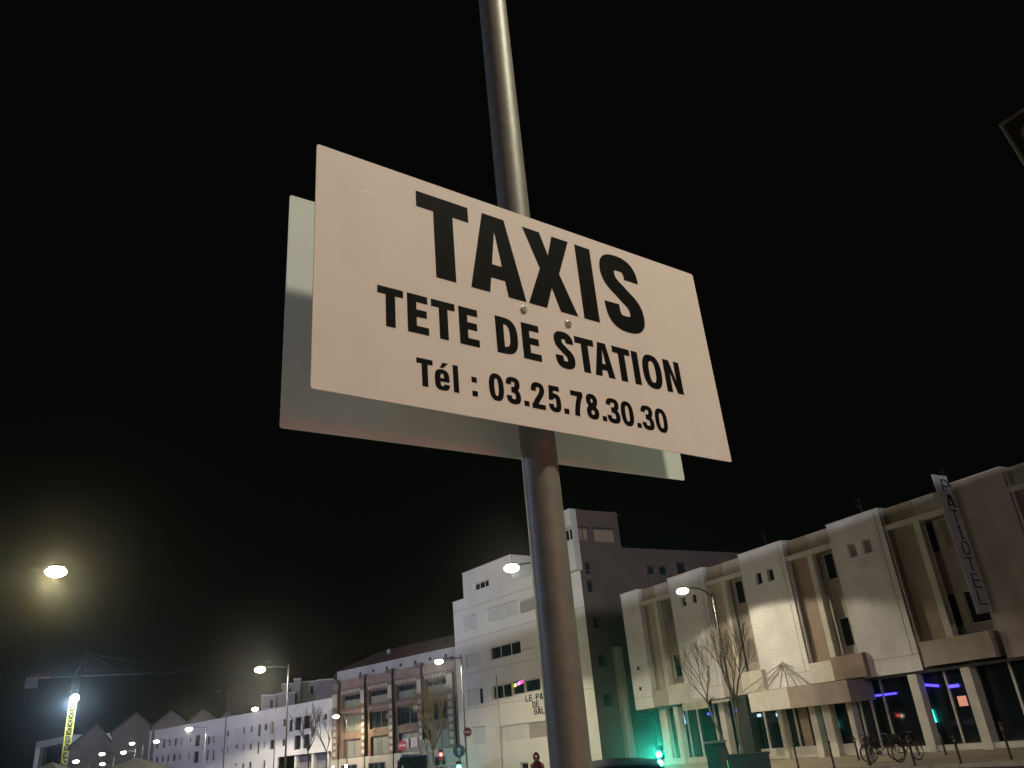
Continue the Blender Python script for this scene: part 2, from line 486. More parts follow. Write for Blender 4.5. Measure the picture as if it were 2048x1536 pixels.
    if ch == 'G':
        cl = bez([(r_, Y(.70)), (r_, Y(.9)), (cx + w * .2, to), (cx, to), (cx - w * .25, to), (l, Y(.85)), (l, Y(.5)), (l, Y(.15)), (cx - w * .25, bo), (cx, bo), (cx + w * .25, bo), (r_, Y(.15)), (r_, Y(.42))])
        return [stroke(cl, a, bb), [[(cx, Y(.42)), (x1, Y(.42)), (x1, Y(.42) + b), (cx, Y(.42) + b)]]]
    return []
def letters(name, items, place, mt, parent, depth):
    """items: (ch,x0,x1,y0,y1,t,b) in sign coordinates, place(x,y,out)->world; one mesh"""
    mb = MB()
    k = 0
    for it in items:
        for shape in (it if isinstance(it, list) else glyph(*it)):
            if shape[0] == 'strip':
                Lp, Rp = shape[1], shape[2]; out = depth + (k % 3) * depth * .04; k += 1
                for i in range(len(Lp) - 1):
                    mb.quad(place(*Lp[i], out), place(*Rp[i], out), place(*Rp[i + 1], out), place(*Lp[i + 1], out))
                    mb.quad(place(*Lp[i], .0002), place(*Lp[i + 1], .0002), place(*Lp[i + 1], out), place(*Lp[i], out))
                    mb.quad(place(*Rp[i], .0002), place(*Rp[i + 1], .0002), place(*Rp[i + 1], out), place(*Rp[i], out))
                continue
            cv = bpy.data.curves.new('tmp', 'CURVE'); cv.dimensions = '2D'; cv.fill_mode = 'BOTH'
            for cont in shape:
                sp = cv.splines.new('POLY'); sp.points.add(len(cont) - 1); sp.use_cyclic_u = True
                for p, q in zip(sp.points, cont): p.co = (q[0] * 100, q[1] * 100, 0, 1)
            o = bpy.data.objects.new('tmp', cv); C.objects.link(o)
            dg = bpy.context.evaluated_depsgraph_get(); dg.update()
            me = o.evaluated_get(dg).to_mesh()
            n = len(mb.v); out = depth + (k % 3) * depth * .04
            k += 1
            vs = [(v.co.x / 100, v.co.y / 100) for v in me.vertices]
            for x, y in vs: mb.v.append(place(x, y, out))
            for f in me.polygons:
                mb.f.append(tuple(n + i for i in f.vertices)); mb.sm.append(False)
            o.evaluated_get(dg).to_mesh_clear()
            for cont in shape:
                L = len(cont)
                for i in range(L):
                    p, q = cont[i], cont[(i + 1) % L]
                    mb.quad(place(*p, 0.0002), place(*q, 0.0002), place(*q, out), place(*p, out))
            bpy.data.objects.remove(o); bpy.data.curves.remove(cv)
    return mb.build(name, mt, parent)

# ------------------------------------------------------------------ the taxi sign (nearest thing)
SA = R(53.9)
SU = Vector((math.sin(SA), math.cos(SA), 0)); SN = Vector((SU.y, -SU.x, 0))
PC = Vector((.0403, 1.4795, 0))
def SP(u, z, d): return PC + SU * u + SN * d + Vector((0, 0, z))
sign = empty('taxi_sign_post', PC, 'tall steel post with two white enamel panels, the front one lettered TAXIS', 'sign post')
mb = MB()
mb.tube([PC + Vector((0, 0, z)) for z in (0, 1, 2, 3, 4, 5, 6)], .0356, 48)
mb.build('pole', Mt['pole'], sign)
mb = MB(); mb.lathe([(.075, 0), (.075, .012), (.04, .02), (.0358, .05)], PC, 32); mb.build('base_plate', Mt['zinc'], sign)
def rpanel(d0, d1, u0, u1, z0, z1, rad, tilt=0):
    mb = MB(); ring = []
    for (cx, cz, a0) in ((u1 - rad, z1 - rad, 0), (u0 + rad, z1 - rad, 90), (u0 + rad, z0 + rad, 180), (u1 - rad, z0 + rad, 270)):
        for i in range(7):
            a = R(a0 + 15 * i); ring.append((cx + rad * math.cos(a), cz + rad * math.sin(a)))
    ring = [(u, z + tilt * (u - u0)) for u, z in ring]      # the rear panel hangs a touch askew
    n = len(ring)
    mb.poly([SP(u, z, d1) for u, z in ring]); mb.poly([SP(u, z, d0) for u, z in ring][::-1])
    for i in range(n):
        p, q = ring[i], ring[(i + 1) % n]
        mb.quad(SP(*p, d0), SP(*q, d0), SP(*q, d1), SP(*p, d1))
    return mb
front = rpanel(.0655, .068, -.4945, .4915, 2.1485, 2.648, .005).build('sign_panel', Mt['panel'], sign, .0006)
front['label'] = 'front white panel reading TAXIS, TETE DE STATION and a telephone number'
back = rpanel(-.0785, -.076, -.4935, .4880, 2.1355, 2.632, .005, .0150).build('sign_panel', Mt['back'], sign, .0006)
back['label'] = 'blank back of the rear panel behind the post'
L1 = (2.4255, 2.6165); L2 = (2.2925, 2.3725); L3 = (2.190, 2.2445)
t1, b1, t2, b2, t3, b3 = .044, .0375, .0185, .0155, .0118, .0103
items = [('T', -.291, -.172, *L1, t1, b1), ('A', -.176, -.044, *L1, t1, b1 * .92), ('X', -.038, .091, *L1, t1, b1), ('I', .1075, .1510, *L1, t1, b1), ('S', .1755, .289, L1[0] - .003, L1[1] + .0045, t1 * .93, b1)]
for ch, u0, u1 in (('T', -.3765, -.3255), ('E', -.3175, -.2745), ('T', -.268, -.2175), ('E', -.209, -.166), ('D', -.1265, -.0755), ('E', -.0645, -.0205),
                   ('S', .0165, .0655), ('T', .0705, .1215), ('A', .1175, .1720), ('T', .1735, .2235), ('I', .229, .2475), ('O', .2580, .3145), ('N', .3245, .3755)):
    e = .0015 if ch in 'SO' else 0
    items.append((ch, u0, u1, L2[0] - e + .001, L2[1] + e + .002, t2, b2))
for ch, u0, u1 in (('T', -.3030, -.2705), ('l', -.2290, -.2180), ('0', -.1525, -.1195), ('3', -.1140, -.0815), ('2', -.0560, -.0240), ('5', -.0155, .0150), ('7', .0415, .0725),
                   ('8', .0795, .1115), ('3', .1335, .1685), ('0', .1730, .2075), ('3', .2300, .2645), ('0', .2700, .3055)):
    e = .001 if ch in '03825' else 0
    items.append((ch, u0, u1, L3[0] - e, L3[1] + e, t3 if ch != 'l' else .011, b3))
items.append(('e', -.2670, -.2370, L3[0] - .001, L3[0] + .0405, t3 * .95, b3 * .85))
items.append([[[(-.2560, 2.2335), (-.2490, 2.2335), (-.2385, 2.2445), (-.2500, 2.2445)]]])
for u0, u1 in ((-.0745, -.0630), (.0215, .0335), (.1195, .1310), (.2145, .2260)):
    items.append(('.', u0, u1, L3[0], L3[0] + .011, t3, b3))
for z in (2.1895, 2.2175): items.append(('.', -.1900, -.1785, z, z + .011, t3, b3))
letters('lettering', items, lambda x, y, o: SP(x, y, .068 + o), Mt['ink'], front, .0004)
for bu in (-.0536, .0596):
    c = SP(bu, 2.4065 if bu < 0 else 2.4010, .068)
    mb = MB()
    Q = Matrix((SU, Vector((0, 0, 1)), SN)).transposed()
    def disc(r0, h0, r1, h1, n=24):
        base = len(mb.v)
        for (r_, h) in ((r0, h0), (r1, h1)):
            for j in range(n):
                a = 2 * math.pi * j / n
                mb.v.append(c + Q @ Vector((r_ * math.cos(a), r_ * math.sin(a), h)))
        for j in range(n):
            mb.f.append((base + j, base + (j + 1) % n, base + n + (j + 1) % n, base + n + j)); mb.sm.append(True)
    disc(.0095, 0, .0093, .0012); disc(.0093, .0012, .0070, .0014); disc(.0070, .0014, .0062, .0040); disc(.0062, .004, .0050, .0046)
    disc(.0050, .0046, .0030, .0046, 6); disc(.0030, .0046, .0028, .0015, 6); disc(.0028, .0015, .00001, .0015, 6)
    mb.build('bolt', Mt['zinc'], front)
for dd in (1, -1):
    mb = MB()
    for i in range(17):
        pass
    cl = [PC + Vector((.0385 * math.cos(a), .0385 * math.sin(a), 2.405)) for a in [2 * math.pi * i / 28 for i in range(28)]]
    if dd == 1:
        mb2 = MB(); n = 40; base = 0
        for (r_, z) in ((.0358, 2.385), (.0385, 2.385), (.0385, 2.425), (.0358, 2.425)):
            for j in range(n):
                a = 2 * math.pi * j / n; mb2.v.append(PC + Vector((r_ * math.cos(a), r_ * math.sin(a), z)))
        for i in range(4):
            for j in range(n):
                a, b = i * n, ((i + 1) % 4) * n
                mb2.f.append((a + j, a + (j + 1) % n, b + (j + 1) % n, b + j)); mb2.sm.append(False)
        mb2.build('clamp_band', Mt['zinc'], sign)
    lo, hi = (.0386, .0654) if dd == 1 else (-.0759, -.0386)
    mb.hexa([SP(-.075, 2.386, lo), SP(.075, 2.386, lo), SP(.075, 2.386, hi), SP(-.075, 2.386, hi), SP(-.075, 2.424, lo), SP(.075, 2.424, lo), SP(.075, 2.424, hi), SP(-.075, 2.424, hi)])
    mb.build('bracket', Mt['zinc'], sign)

# small pale scratches on the enamel, upper left
def on_panel(x, y, d=.0682):
    rr = ray(x, y); t = (SN * d + PC - CAM).dot(SN) / rr.dot(SN); P = CAM + rr * t - PC
    return P.dot(SU), P.z
sm_ = mat('scratch', (.95, .92, .88), .4, 0, .02, 9)
for (xa, ya, xb, yb, wd) in ((683, 369, 689, 372, .0008), (697, 373, 709, 379, .0009), (724, 380, 742, 386, .0011), (1180, 870, 1196, 868, .0006)):
    a, b = on_panel(xa, ya), on_panel(xb, yb); mb = MB()
    mb.quad(SP(a[0], a[1] - wd, .0682), SP(b[0], b[1] - wd, .0682), SP(b[0], b[1] + wd, .0682), SP(a[0], a[1] + wd, .0682))
    mb.build('scratch', sm_, front)

# ------------------------------------------------------------------ ground
H = Fr((17.148, 40.357), 149)          # hotel facade frame
mb = MB(); mb.quad((-500, -200, -.12), (500, -200, -.12), (500, 700, -.12), (-500, 700, -.12))
tag(mb.build('road', Mt['asphalt']), kind='structure')
mb = MB(); mb.fbox(H, -24, 40, -.3, 0, -20, 8.2); tag(mb.build('pavement', Mt['paving']), kind='structure')
mb = MB(); mb.fbox(H, -24, 40, -.3, .004, 8.2, 8.45); tag(mb.build('kerb', Mt['kerb']), kind='structure')
mb = MB(); mb.box(-12, 9, -14, 3.2, -.3, 0); tag(mb.build('station_pavement', mat('pale_concrete_paving', (.55, .55, .53), .85, 0, .12, 1.5)), kind='structure')
mb = MB(); mb.box(-12, 9, 3.2, 3.4, -.3, .004); tag(mb.build('station_kerb', Mt['kerb']), kind='structure')

# ------------------------------------------------------------------ walls with openings
def wallholes(mb, F, u0, u1, z0, z1, holes, d=0.0, reveal=.2):
    us = sorted({u0, u1} | {min(max(h[i], u0), u1) for h in holes for i in (0, 1)})
    zs = sorted({z0, z1} | {min(max(h[i], z0), z1) for h in holes for i in (2, 3)})
    for a, b in zip(us, us[1:]):
        if b - a < 1e-5: continue
        run = None
        for c, e in zip(zs, zs[1:]):
            if e - c < 1e-5: continue
            mu, mz = (a + b) / 2, (c + e) / 2
            solid = not any(h[0] < mu < h[1] and h[2] < mz < h[3] for h in holes)
            if solid:
                mb.quad(F.P(a, c, d), F.P(b, c, d), F.P(b, e, d), F.P(a, e, d))
    for h in holes:
        a, b, c, e = h[:4]; q = d - reveal
        mb.quad(F.P(a, c, d), F.P(b, c, d), F.P(b, c, q), F.P(a, c, q))
        mb.quad(F.P(a, e, d), F.P(a, e, q), F.P(b, e, q), F.P(b, e, d))
        mb.quad(F.P(a, c, d), F.P(a, c, q), F.P(a, e, q), F.P(a, e, d))
        mb.quad(F.P(b, c, d), F.P(b, e, d), F.P(b, e, q), F.P(b, c, q))
def window(F, par, u0, u1, z0, z1, d, fm=None, pm=None, bars=0, fw=.07, name='window', pane='pane', deep=.05, glow=None):
    """frame ring with a pane set in it; d is the depth of the opening's back"""
    fm = fm or Mt['wframe']; pm = pm or Mt['glass']
    fw = min(fw, (u1 - u0) / 4)
    mb = MB(); d0, d1 = d, d + deep
    mb.fbox(F, u0, u0 + fw, z0, z1, d0, d1); mb.fbox(F, u1 - fw, u1, z0, z1, d0, d1)
    mb.fbox(F, u0 + fw, u1 - fw, z0, z0 + fw, d0, d1); mb.fbox(F, u0 + fw, u1 - fw, z1 - fw, z1, d0, d1)
    for i in range(bars):
        u = u0 + (u1 - u0) * (i + 1) / (bars + 1)
        mb.fbox(F, u - fw / 2, u + fw / 2, z0 + fw, z1 - fw, d0, d1 - .004)
    wn = mb.build(name, fm, par)
    mb = MB(); mb.fbox(F, u0 + fw * .9, u1 - fw * .9, z0 + fw * .9, z1 - fw * .9, d0 + .005, d0 + .02)
    mb.build(pane, pm, wn)
    return wn

# ------------------------------------------------------------------ hotel on the right
hotel = empty('hotel', H.P(-6, 0, 0), 'three storey hotel of white clad bays and brown recesses over a glazed ground floor', 'building')
def hb(name, mt, u0, u1, z0, z1, d0, d1, par=None, meas=True):
    if meas:
        u0, z0 = H.m(u0, z0, d1); u1, z1 = H.m(u1, z1, d1)
    return MB().fbox(H, u0, u1, z0, z1, d0, d1).build(name, mt, par or hotel)
bays = [(-20.95, -18.97, []), (-15.6, -12.22, [(-14.62, -14.15, 9.12, 9.70), (-13.62, -13.15, 9.12, 9.70)]), (-8.93, -5.46, [(-7.90, -7.42, 9.14, 9.84), (-6.98, -6.50, 9.14, 9.84)]),
        (-2.2, 1.06, [(-1.26, -.76, 9.14, 9.84), (-.33, .17, 9.14, 9.84)]), (5.1, 7.45, []), (11.9, 15.2, [])]
for i, (u0, u1, ws) in enumerate(bays):
    mb = MB()
    wallholes(mb, H, u0, u1, 3.42, 11.08, ws, 0, .18)
    # back, sides, underside and top of the bay
    for u in (u0, u1): mb.quad(H.P(u, 3.42, 0), H.P(u, 3.42, -3), H.P(u, 11.08, -3), H.P(u, 11.08, 0))
    mb.quad(H.P(u0, 3.42, 0), H.P(u1, 3.42, 0), H.P(u1, 3.42, -3), H.P(u0, 3.42, -3))
    mb.quad(H.P(u0, 11.08, 0), H.P(u1, 11.08, 0), H.P(u1, 11.08, -3), H.P(u0, 11.08, -3))
    b = mb.build('clad_bay', Mt['tile'] if i != 4 else mat('pinkish_render', (.46, .37, .34), .75, 0, .15, .8, dirt=(.4, .6)), hotel)
    MB().fbox(H, u0 - .03, u1 + .03, 11.082, 11.15, -3, .03).build('coping', Mt['cream'], b)
    MB().fbox(H, u0 + .0, u1 - .0, 4.12, 4.15, .001, .02).build('joint_trim', Mt['recess'], b)
    for w_ in ws:
        window(H, hotel, *w_, -.18, Mt['wframe'], Mt['curtain' if w_[0] % 1 > .5 else 'glass'], fw=.05)
recs = [(-18.97, -15.6), (-12.22, -8.93), (-5.46, -2.2), (1.06, 5.1), (7.45, 11.9)]
for u in (-18.93, -12.18, -5.40, 1.10, 7.50):
    mb = MB(); mb.tube([H.P(u + .06, 3.5, -.12), H.P(u + .06, 10.9, -.12)], .05, 8); mb.build('drainpipe', Mt['wframe'], hotel)
for (u0, u1, _) in bays[1:4]:
    MB().fbox(H, u1 - .32, u1 - .29, 4.15, 11.0, .001, .012).build('panel_joint', Mt['recess'], hotel)
for (u, z) in ((-10.9, 7.6), (-16.6, 5.2), (-20.2, 4.6), (-20.1, 5.9)):
    MB().fbox(H, u, u + .16, z, z + .22, -.41 if u > -17 else .001, -.33 if u > -17 else .08).build('wall_box', Mt['dark'], hotel)
for u in (-19.5, -8.0, -1.0, 4.0):
    mb = MB(); b_ = H.P(u, 11.1, -1.6); mb.tube([b_, b_ + Vector((0, 0, 1.3))], .02, 5)
    for k in range(4): mb.tube([b_ + Vector((-.3 + .03 * k, 0, .8 + .14 * k)), b_ + Vector((.3 - .03 * k, 0, .8 + .14 * k))], .008, 4)
    mb.build('aerial', Mt['dark'], hotel)
for i, (u0, u1) in enumerate(recs):
    w_ = min(u1 - u0, 3.4)
    pu = u0 + [1.52, 1.42, 1.52, 1.62, 1.5][i]
    # parapet above, beam, brown panel, pilaster
    hb('parapet', Mt['brown' if i != 4 else 'recess'], u0, u0 + w_ * .55, 10.22, 10.98, -.75, -.35)
    hb('parapet', Mt['recess'], u0 + w_ * .55, u1, 10.22, 10.98, -.8, -.36)
    hb('beam', Mt['cream'], u0 - .0, u1 + .0, 9.93, 10.2, -.5, -.08)
    hb('render_panel', Mt[['tan', 'tan', 'brown', 'brown', 'brown'][i]], u0, pu, 4.4, 9.93, -.7, -.42)
    hb('pilaster', Mt['cream'], pu, pu + .33, 4.4, 9.93, -.6, -.16)
    # recessed window strip
    ru0, ru1 = pu + .33, u1
    rd = -.95
    a0, _ = H.m(ru0 - .9, 5, rd); a1, _ = H.m(ru1 + 1.2, 5, rd)
    ws = []
    for (z0, z1) in ((8.35, 9.72), (4.98, 6.42)):
        span = ru1 - ru0
        for (f0, f1) in ((.02, .30), (.48, .94)):
            x0, zz0 = H.m(ru0 + span * f0, z0, rd); x1, zz1 = H.m(ru0 + span * f1, z1, rd)
            ws.append((x0, x1, zz0, zz1))
    mb = MB(); wallholes(mb, H, a0, min(a1, u1 + .0 if False else a1), 4.0, 10.1, ws, rd, .12)
    mb.build('recess_wall', Mt['recess'], hotel)
    for k, q in enumerate(ws):
        window(H, hotel, *q, rd - .12, Mt['dframe' if k % 2 == 0 else 'wframe'], Mt['curtain' if (k + i) % 3 == 1 else 'glass'], fw=.05)
    # balcony box below
    if i == 2:
        hb('balcony_box', Mt['cream'], u0, u0 + 1.45, 3.5, 4.5, -.9, .0)
        hb('balcony_box', Mt['brown'], u0 + 1.45, u1 + .18, 3.5, 4.62, -.9, .30)
    elif i in (3, 4):
        hb('balcony_box', Mt['tan'], u0 + .18, u1 + (-.45 if i == 3 else 0), 3.55, 4.62, -.9, .25)
    else:
        hb('balcony_box', Mt['tan'], u0, u0 + 1.6, 3.45, 4.45, -.9, .02)
        hb('balcony_box', Mt['cream'], u0 + 1.6, u1 + .02, 3.45, 4.62, -.9, .32)
# upper floors' solid core and lintel band
hb('core_wall', Mt['recess'], -20.95, 15.2, 3.42, 10.9, -12, -3.0, meas=False)
hb('lintel', Mt['dark'], -20.6, 15.2, 3.30, 3.42, -.9, -.12, meas=False)
# ground floor
hb('ground_floor_wall', Mt['recess'], -20.2, 15.2, 0, 3.30, -12, -4.5, meas=False)
mb = MB(); mb.fbox(H, -20.2, -10.6, 0.02, .34, -.95, -.25); mb.fbox(H, -3.6, 15.2, 0.02, .26, -.95, -.10); mb.fbox(H, -10.6, -3.6, .02, .55, -.95, -.5)
mb.build('plinth', Mt['cream'], hotel)
for (u0, u1, d1) in ((-18.55, -17.85, -.5), (-17.1, -16.7, -.1), (-12.95, -12.5, -.1), (-8.4, -8.1, -.3), (-6.15, -5.75, -.1), (-5.3, -4.8, -.1), (-3.72, -3.42, -.1), (.15, .62, -.02), (2.84, 3.28, -.02), (7.4, 7.85, -.02), (9.9, 10.35, -.02)):
    hb('column', Mt['cream'], u0, u1, .0, 3.30, d1 - .45, d1)
MB().fbox(H, -20.2, 15.2, .26, 3.299, -.82, -.80).build('shopfront_glass', Mt['shopglass'], hotel)
for u in (-15.9, -14.9, -13.4, -11.6, -9.4, -7.2, -2.9, -2.2, -1.42, 2.02, 3.52, 5.05, 6.3, 8.8):
    hb('mullion', Mt['wframe'], u - .05, u + .05, .28, 3.28, -.78, -.68)
hb('dark_doorway', Mt['dark'], -11.75, -10.55, .02, 3.6, -.7, -.05)
hb('door_panel', Mt['brown'], -6.9, -6.3, .3, 2.6, -.79, -.72)
# entrance canopy
hb('canopy_fascia', Mt['cream'], -10.3, -7.33, 2.47, 3.47, -.6, 1.2).data.materials[0] = mat('canopy_white', (.58, .55, .50), .7, 0, .08, 2)
hb('canopy_fascia', Mt['brown'], -7.33, -3.32, 2.45, 3.47, -.6, 1.2).data.materials[0] = mat('canopy_brown', (.32, .26, .23), .75, 0, .1, 2)
# things fixed to the hotel's ground floor
def glow(name, mt, x, y, w_, h_, label, cat, d=-.70, tilt=0, group=None):
    u, z = H.uz(x, y, d)
    mb = MB(); a = R(tilt)
    p = []
    for dd in (d - .03, d):
        for (q, r_) in ((-w_ / 2, -h_ / 2), (w_ / 2, -h_ / 2), (w_ / 2, h_ / 2), (-w_ / 2, h_ / 2)):
            p.append(H.P(u + q * math.cos(a) - r_ * math.sin(a), z + q * math.sin(a) + r_ * math.cos(a), dd))
    mb.hexa(p)
    o = mb.build(name, mt)
    o.location = (0, 0, 0)
    return tag(o, label, cat, group)
glow('neon_tube', Mt['e_blue'], 1762, 1390, 1.75, .09, 'blue neon tube behind the glass left of the pale bar column', 'neon tube', group='blue lights in the hotel bar')
glow('neon_tube', Mt['e_blue'], 1850, 1370, 1.35, .11, 'blue neon tube behind the glass just right of the pale bar column', 'neon tube', tilt=-9, group='blue lights in the hotel bar')
glow('neon_tube', Mt['e_blue'], 1907, 1372, .52, .13, 'short blue neon tube above the pink notice', 'neon tube', group='blue lights in the hotel bar')
for x, y, lb in ((1416, 1428, 'left blue spot of the pair under the striped awning'), (1422, 1427, 'right blue spot of the pair under the striped awning'), (1473, 1421, 'larger blue spot on the dark doorway'), (1466, 1423, 'small faint blue spot beside the larger one on the dark doorway')):
    glow('blue_spotlight', Mt['e_blue'], x, y, .13 if x != 1466 else .07, .13 if x != 1466 else .07, lb, 'spotlight', d=-.02, group='blue spots over the hotel entrance')
glow('notice', Mt['e_pink'], 1925, 1402, .42, .42, 'small pinkish notice lit inside the bar window', 'notice')
glow('status_lamp', Mt['e_cyan'], 1866, 1432, .14, .55, 'cyan green lamp glowing in the window left of the pink notice', 'lamp', tilt=6, group='cyan lamps behind the hotel glass')  # glowing strips painted in for traffic light reflections on the glass
glow('status_lamp', Mt['e_cyan'], 1672, 1448, .10, .36, 'cyan green lamp glowing behind the glass right of the entrance', 'lamp', tilt=6, group='cyan lamps behind the hotel glass')
glow('ceiling_lamp', Mt['e_cold'], 1517, 1431, .34, .16, 'white ceiling lamp just under the left end of the entrance canopy', 'ceiling lamp', group='lamps in the hotel lobby')
glow('ceiling_lamp', Mt['e_cold'], 1557, 1429, .38, .18, 'bluish ceiling lamp under the middle of the entrance canopy', 'ceiling lamp', group='lamps in the hotel lobby')
glow('display_screen', Mt['e_cold'], 1366, 1438, .30, .62, 'cold white screen glowing in the window under the striped awning', 'screen', tilt=12)
# pyramid of rods over the entrance
pyr = empty('canopy_pyramid', H.P(-7.3, 3.47, 0), 'open pyramid of thin pale rods standing on the entrance canopy roof', 'canopy frame')
ua, za = H.m(-7.25, 4.78, .1)
apex = H.P(ua, za, .1)
mb = MB()
for (du, dd) in ((-3.0, .9), (-2.0, -.6), (-1.3, .9), (-.3, -.6), (.3, .9), (.9, .9), (1.5, .9), (2.3, .9), (2.6, -.5)):
    mb2 = MB(); mb2.tube([apex, H.P(ua + du, 3.40, .1 + dd)], .035, 6); mb2.build('rod', Mt['stone'], pyr)
MB().ball(apex, .07, .07, .07).build('finial', Mt['stone'], pyr)
mb = MB(); mb.tube([H.P(ua - 3, 3.45, 1.0), H.P(ua + 2.3, 3.45, 1.0), H.P(ua + 2.6, 3.45, -.4), H.P(ua - 2, 3.45, -.5)], .03, 6, closed=True); mb.build('base_rail', Mt['stone'], pyr)
# striped awnings
aw = empty('awning', H.P(-15.5, 3, 0), 'pale scalloped awning over the left hotel windows', 'awning')
mb = MB()
u0, z0 = H.uz(1366, 1420, .5); u1, z1 = H.uz(1418, 1408, .5)
n = 13
for i in range(n):
    a = u0 + (u1 - u0) * i / n; b = a + (u1 - u0) / n * .66
    mb.fbox(H, a, b, z0 - .06, z0 + .34, .46, .5)
mb.build('valance', Mt['awning'], aw)
mb = MB(); mb.poly([H.P(u0, z0 + .34, .5), H.P(u1, z0 + .34, .5), H.P(u1, z0 + .8, -.5), H.P(u0, z0 + .8, -.5)]); mb.fbox(H, u0, u1, z0 + .3, z0 + .345, .455, .505); mb.build('canvas', Mt['awning'], aw)
aw2 = empty('awning', H.P(-13.3, 3, 0), 'thin furled awning strip just left of the dark doorway', 'awning')
mb = MB(); u0, z0 = H.uz(1424, 1406, .4); u1, _ = H.uz(1459, 1400, .4)
for i in range(10):
    a = u0 + (u1 - u0) * i / 10; mb.fbox(H, a, a + (u1 - u0) / 10 * .7, z0 - .03, z0 + .12, .36, .4)
mb.build('valance', Mt['awning'], aw2); MB().fbox(H, u0, u1, z0 + .12, z0 + .17, -.2, .41).build('casing', Mt['dark'], aw2)
# blade sign
bs = empty('hotel_sign', H.P(5.05, 5.3, 0), 'tall white vertical blade sign reading PATIOTEL on the hotel front', 'sign')
BU = 5.02
mb = MB(); mb.hexa([H.P(BU - .06, 5.35, .02), H.P(BU + .02, 5.35, .02), H.P(BU + .02, 5.25, .95), H.P(BU - .06, 5.25, .95), H.P(BU - .06, 11.5, .02), H.P(BU + .02, 11.5, .02), H.P(BU + .02, 11.5, 1.05), H.P(BU - .06, 11.5, 1.05)])
mb.build('board', mat('sign_board_grey', (.36, .36, .37), .6, 0, .08, 2), bs)
its = []
n = 8; top = 11.30; stp = (top - 5.55) / n
for k, ch in enumerate('PATIOTEL'):
    zt = top - k * stp; cx = -.34
    wd = .19 if ch == 'I' else .27
    zb = zt - .62
    if ch == 'I': its.append(('I', cx - .035, cx + .035, zb, zt, .07, .05)); its.append([[[(cx - .11, zb), (cx + .11, zb), (cx + .11, zb + .04), (cx - .11, zb + .04)]]]); its.append([[[(cx - .11, zt - .04), (cx + .11, zt - .04), (cx + .11, zt), (cx - .11, zt)]]])
    else: its.append((ch, cx - wd, cx + wd, zb, zt, .055, .05))
letters('lettering', its, lambda x, y, o: H.P(BU + .02 + o, y, -x), Mt['ink'], bs, .02)

# ------------------------------------------------------------------ curved corner apartment building, centre
Mf = Fr((3.799, 59.88), 142)
Wf = Fr((3.799, 59.88), 60)
apt = empty('apartment_building', Mf.P(-9, 0, 0), 'white six storey apartment building with a dark side wing behind the sign post', 'building')
pr = Mf.pr
wins = []   # (rect, kind)
def W(x0, x1, y0, y1, kind, bars=0): wins.append((pr(x0, x1, y0, y1), kind, bars))
W(948, 977, 1157, 1183, 'dark', 2)
W(925, 953, 1227, 1265, 'shut', 1); W(973, 1034, 1198, 1247, 'shut', 2); W(1037, 1075, 1190, 1229, 'blank')
W(932, 959, 1305, 1337, 'shut'); W(980, 1040, 1279, 1322, 'dark', 2); W(1044, 1068, 1292, 1303, 'dark')
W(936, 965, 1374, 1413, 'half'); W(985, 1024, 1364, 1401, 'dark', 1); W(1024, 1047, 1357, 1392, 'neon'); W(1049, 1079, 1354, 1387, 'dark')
W(944, 971, 1451, 1489, 'shut'); W(993, 1058, 1445, 1484, 'shut', 2); W(1060, 1100, 1440, 1478, 'blank')
W(1041, 1056, 1524, 1545, 'dark')
zT = 16.5
holes = [w_[0] for w_ in wins]
mb = MB()
uL = -17.9
lo = [h for h in holes if h[3] < 14.3]; hi = [h for h in holes if h[3] >= 14.3]
wallholes(mb, Mf, uL, 0, 0, 14.3, lo, 0, .22)
wallholes(mb, Mf, -16.05, -8.6, 14.3, 16.55, hi, 0, .22)
mb.quad(Mf.P(-8.6, 14.3, 0), Mf.P(-8.6, 16.55, 0), Mf.P(-8.6, 16.55, -8), Mf.P(-8.6, 14.3, -8))
mb.quad(Mf.P(-16.05, 14.3, 0), Mf.P(-16.05, 16.55, 0), Mf.P(-16.05, 16.55, -8), Mf.P(-16.05, 14.3, -8))
mb.quad(Mf.P(uL, 0, 0), Mf.P(uL, 14.3, 0), Mf.P(uL, 14.3, -9), Mf.P(uL, 0, -9))
mb.build('front_wall', Mt['white'], apt)
mb = MB()
mb.quad(Mf.P(uL, 14.3, 0), Mf.P(0, 14.3, 0), Mf.P(0, 14.3, -9), Mf.P(uL, 14.3, -9)); mb.quad(Mf.P(-16.05, 16.55, 0), Mf.P(-8.6, 16.55, 0), Mf.P(-8.6, 16.55, -8), Mf.P(-16.05, 16.55, -8))
mb.build('roof', Mt['greyroof'], apt)
mb = MB(); mb.fbox(Mf, uL - .05, -16.06, 14.302, 14.38, -2, .06); mb.fbox(Mf, -16.1, -8.55, 16.552, 16.63, -8, .06); mb.fbox(Mf, -8.54, -3.3, 14.302, 14.38, -2, .06); mb.build('coping', Mt['white'], apt)
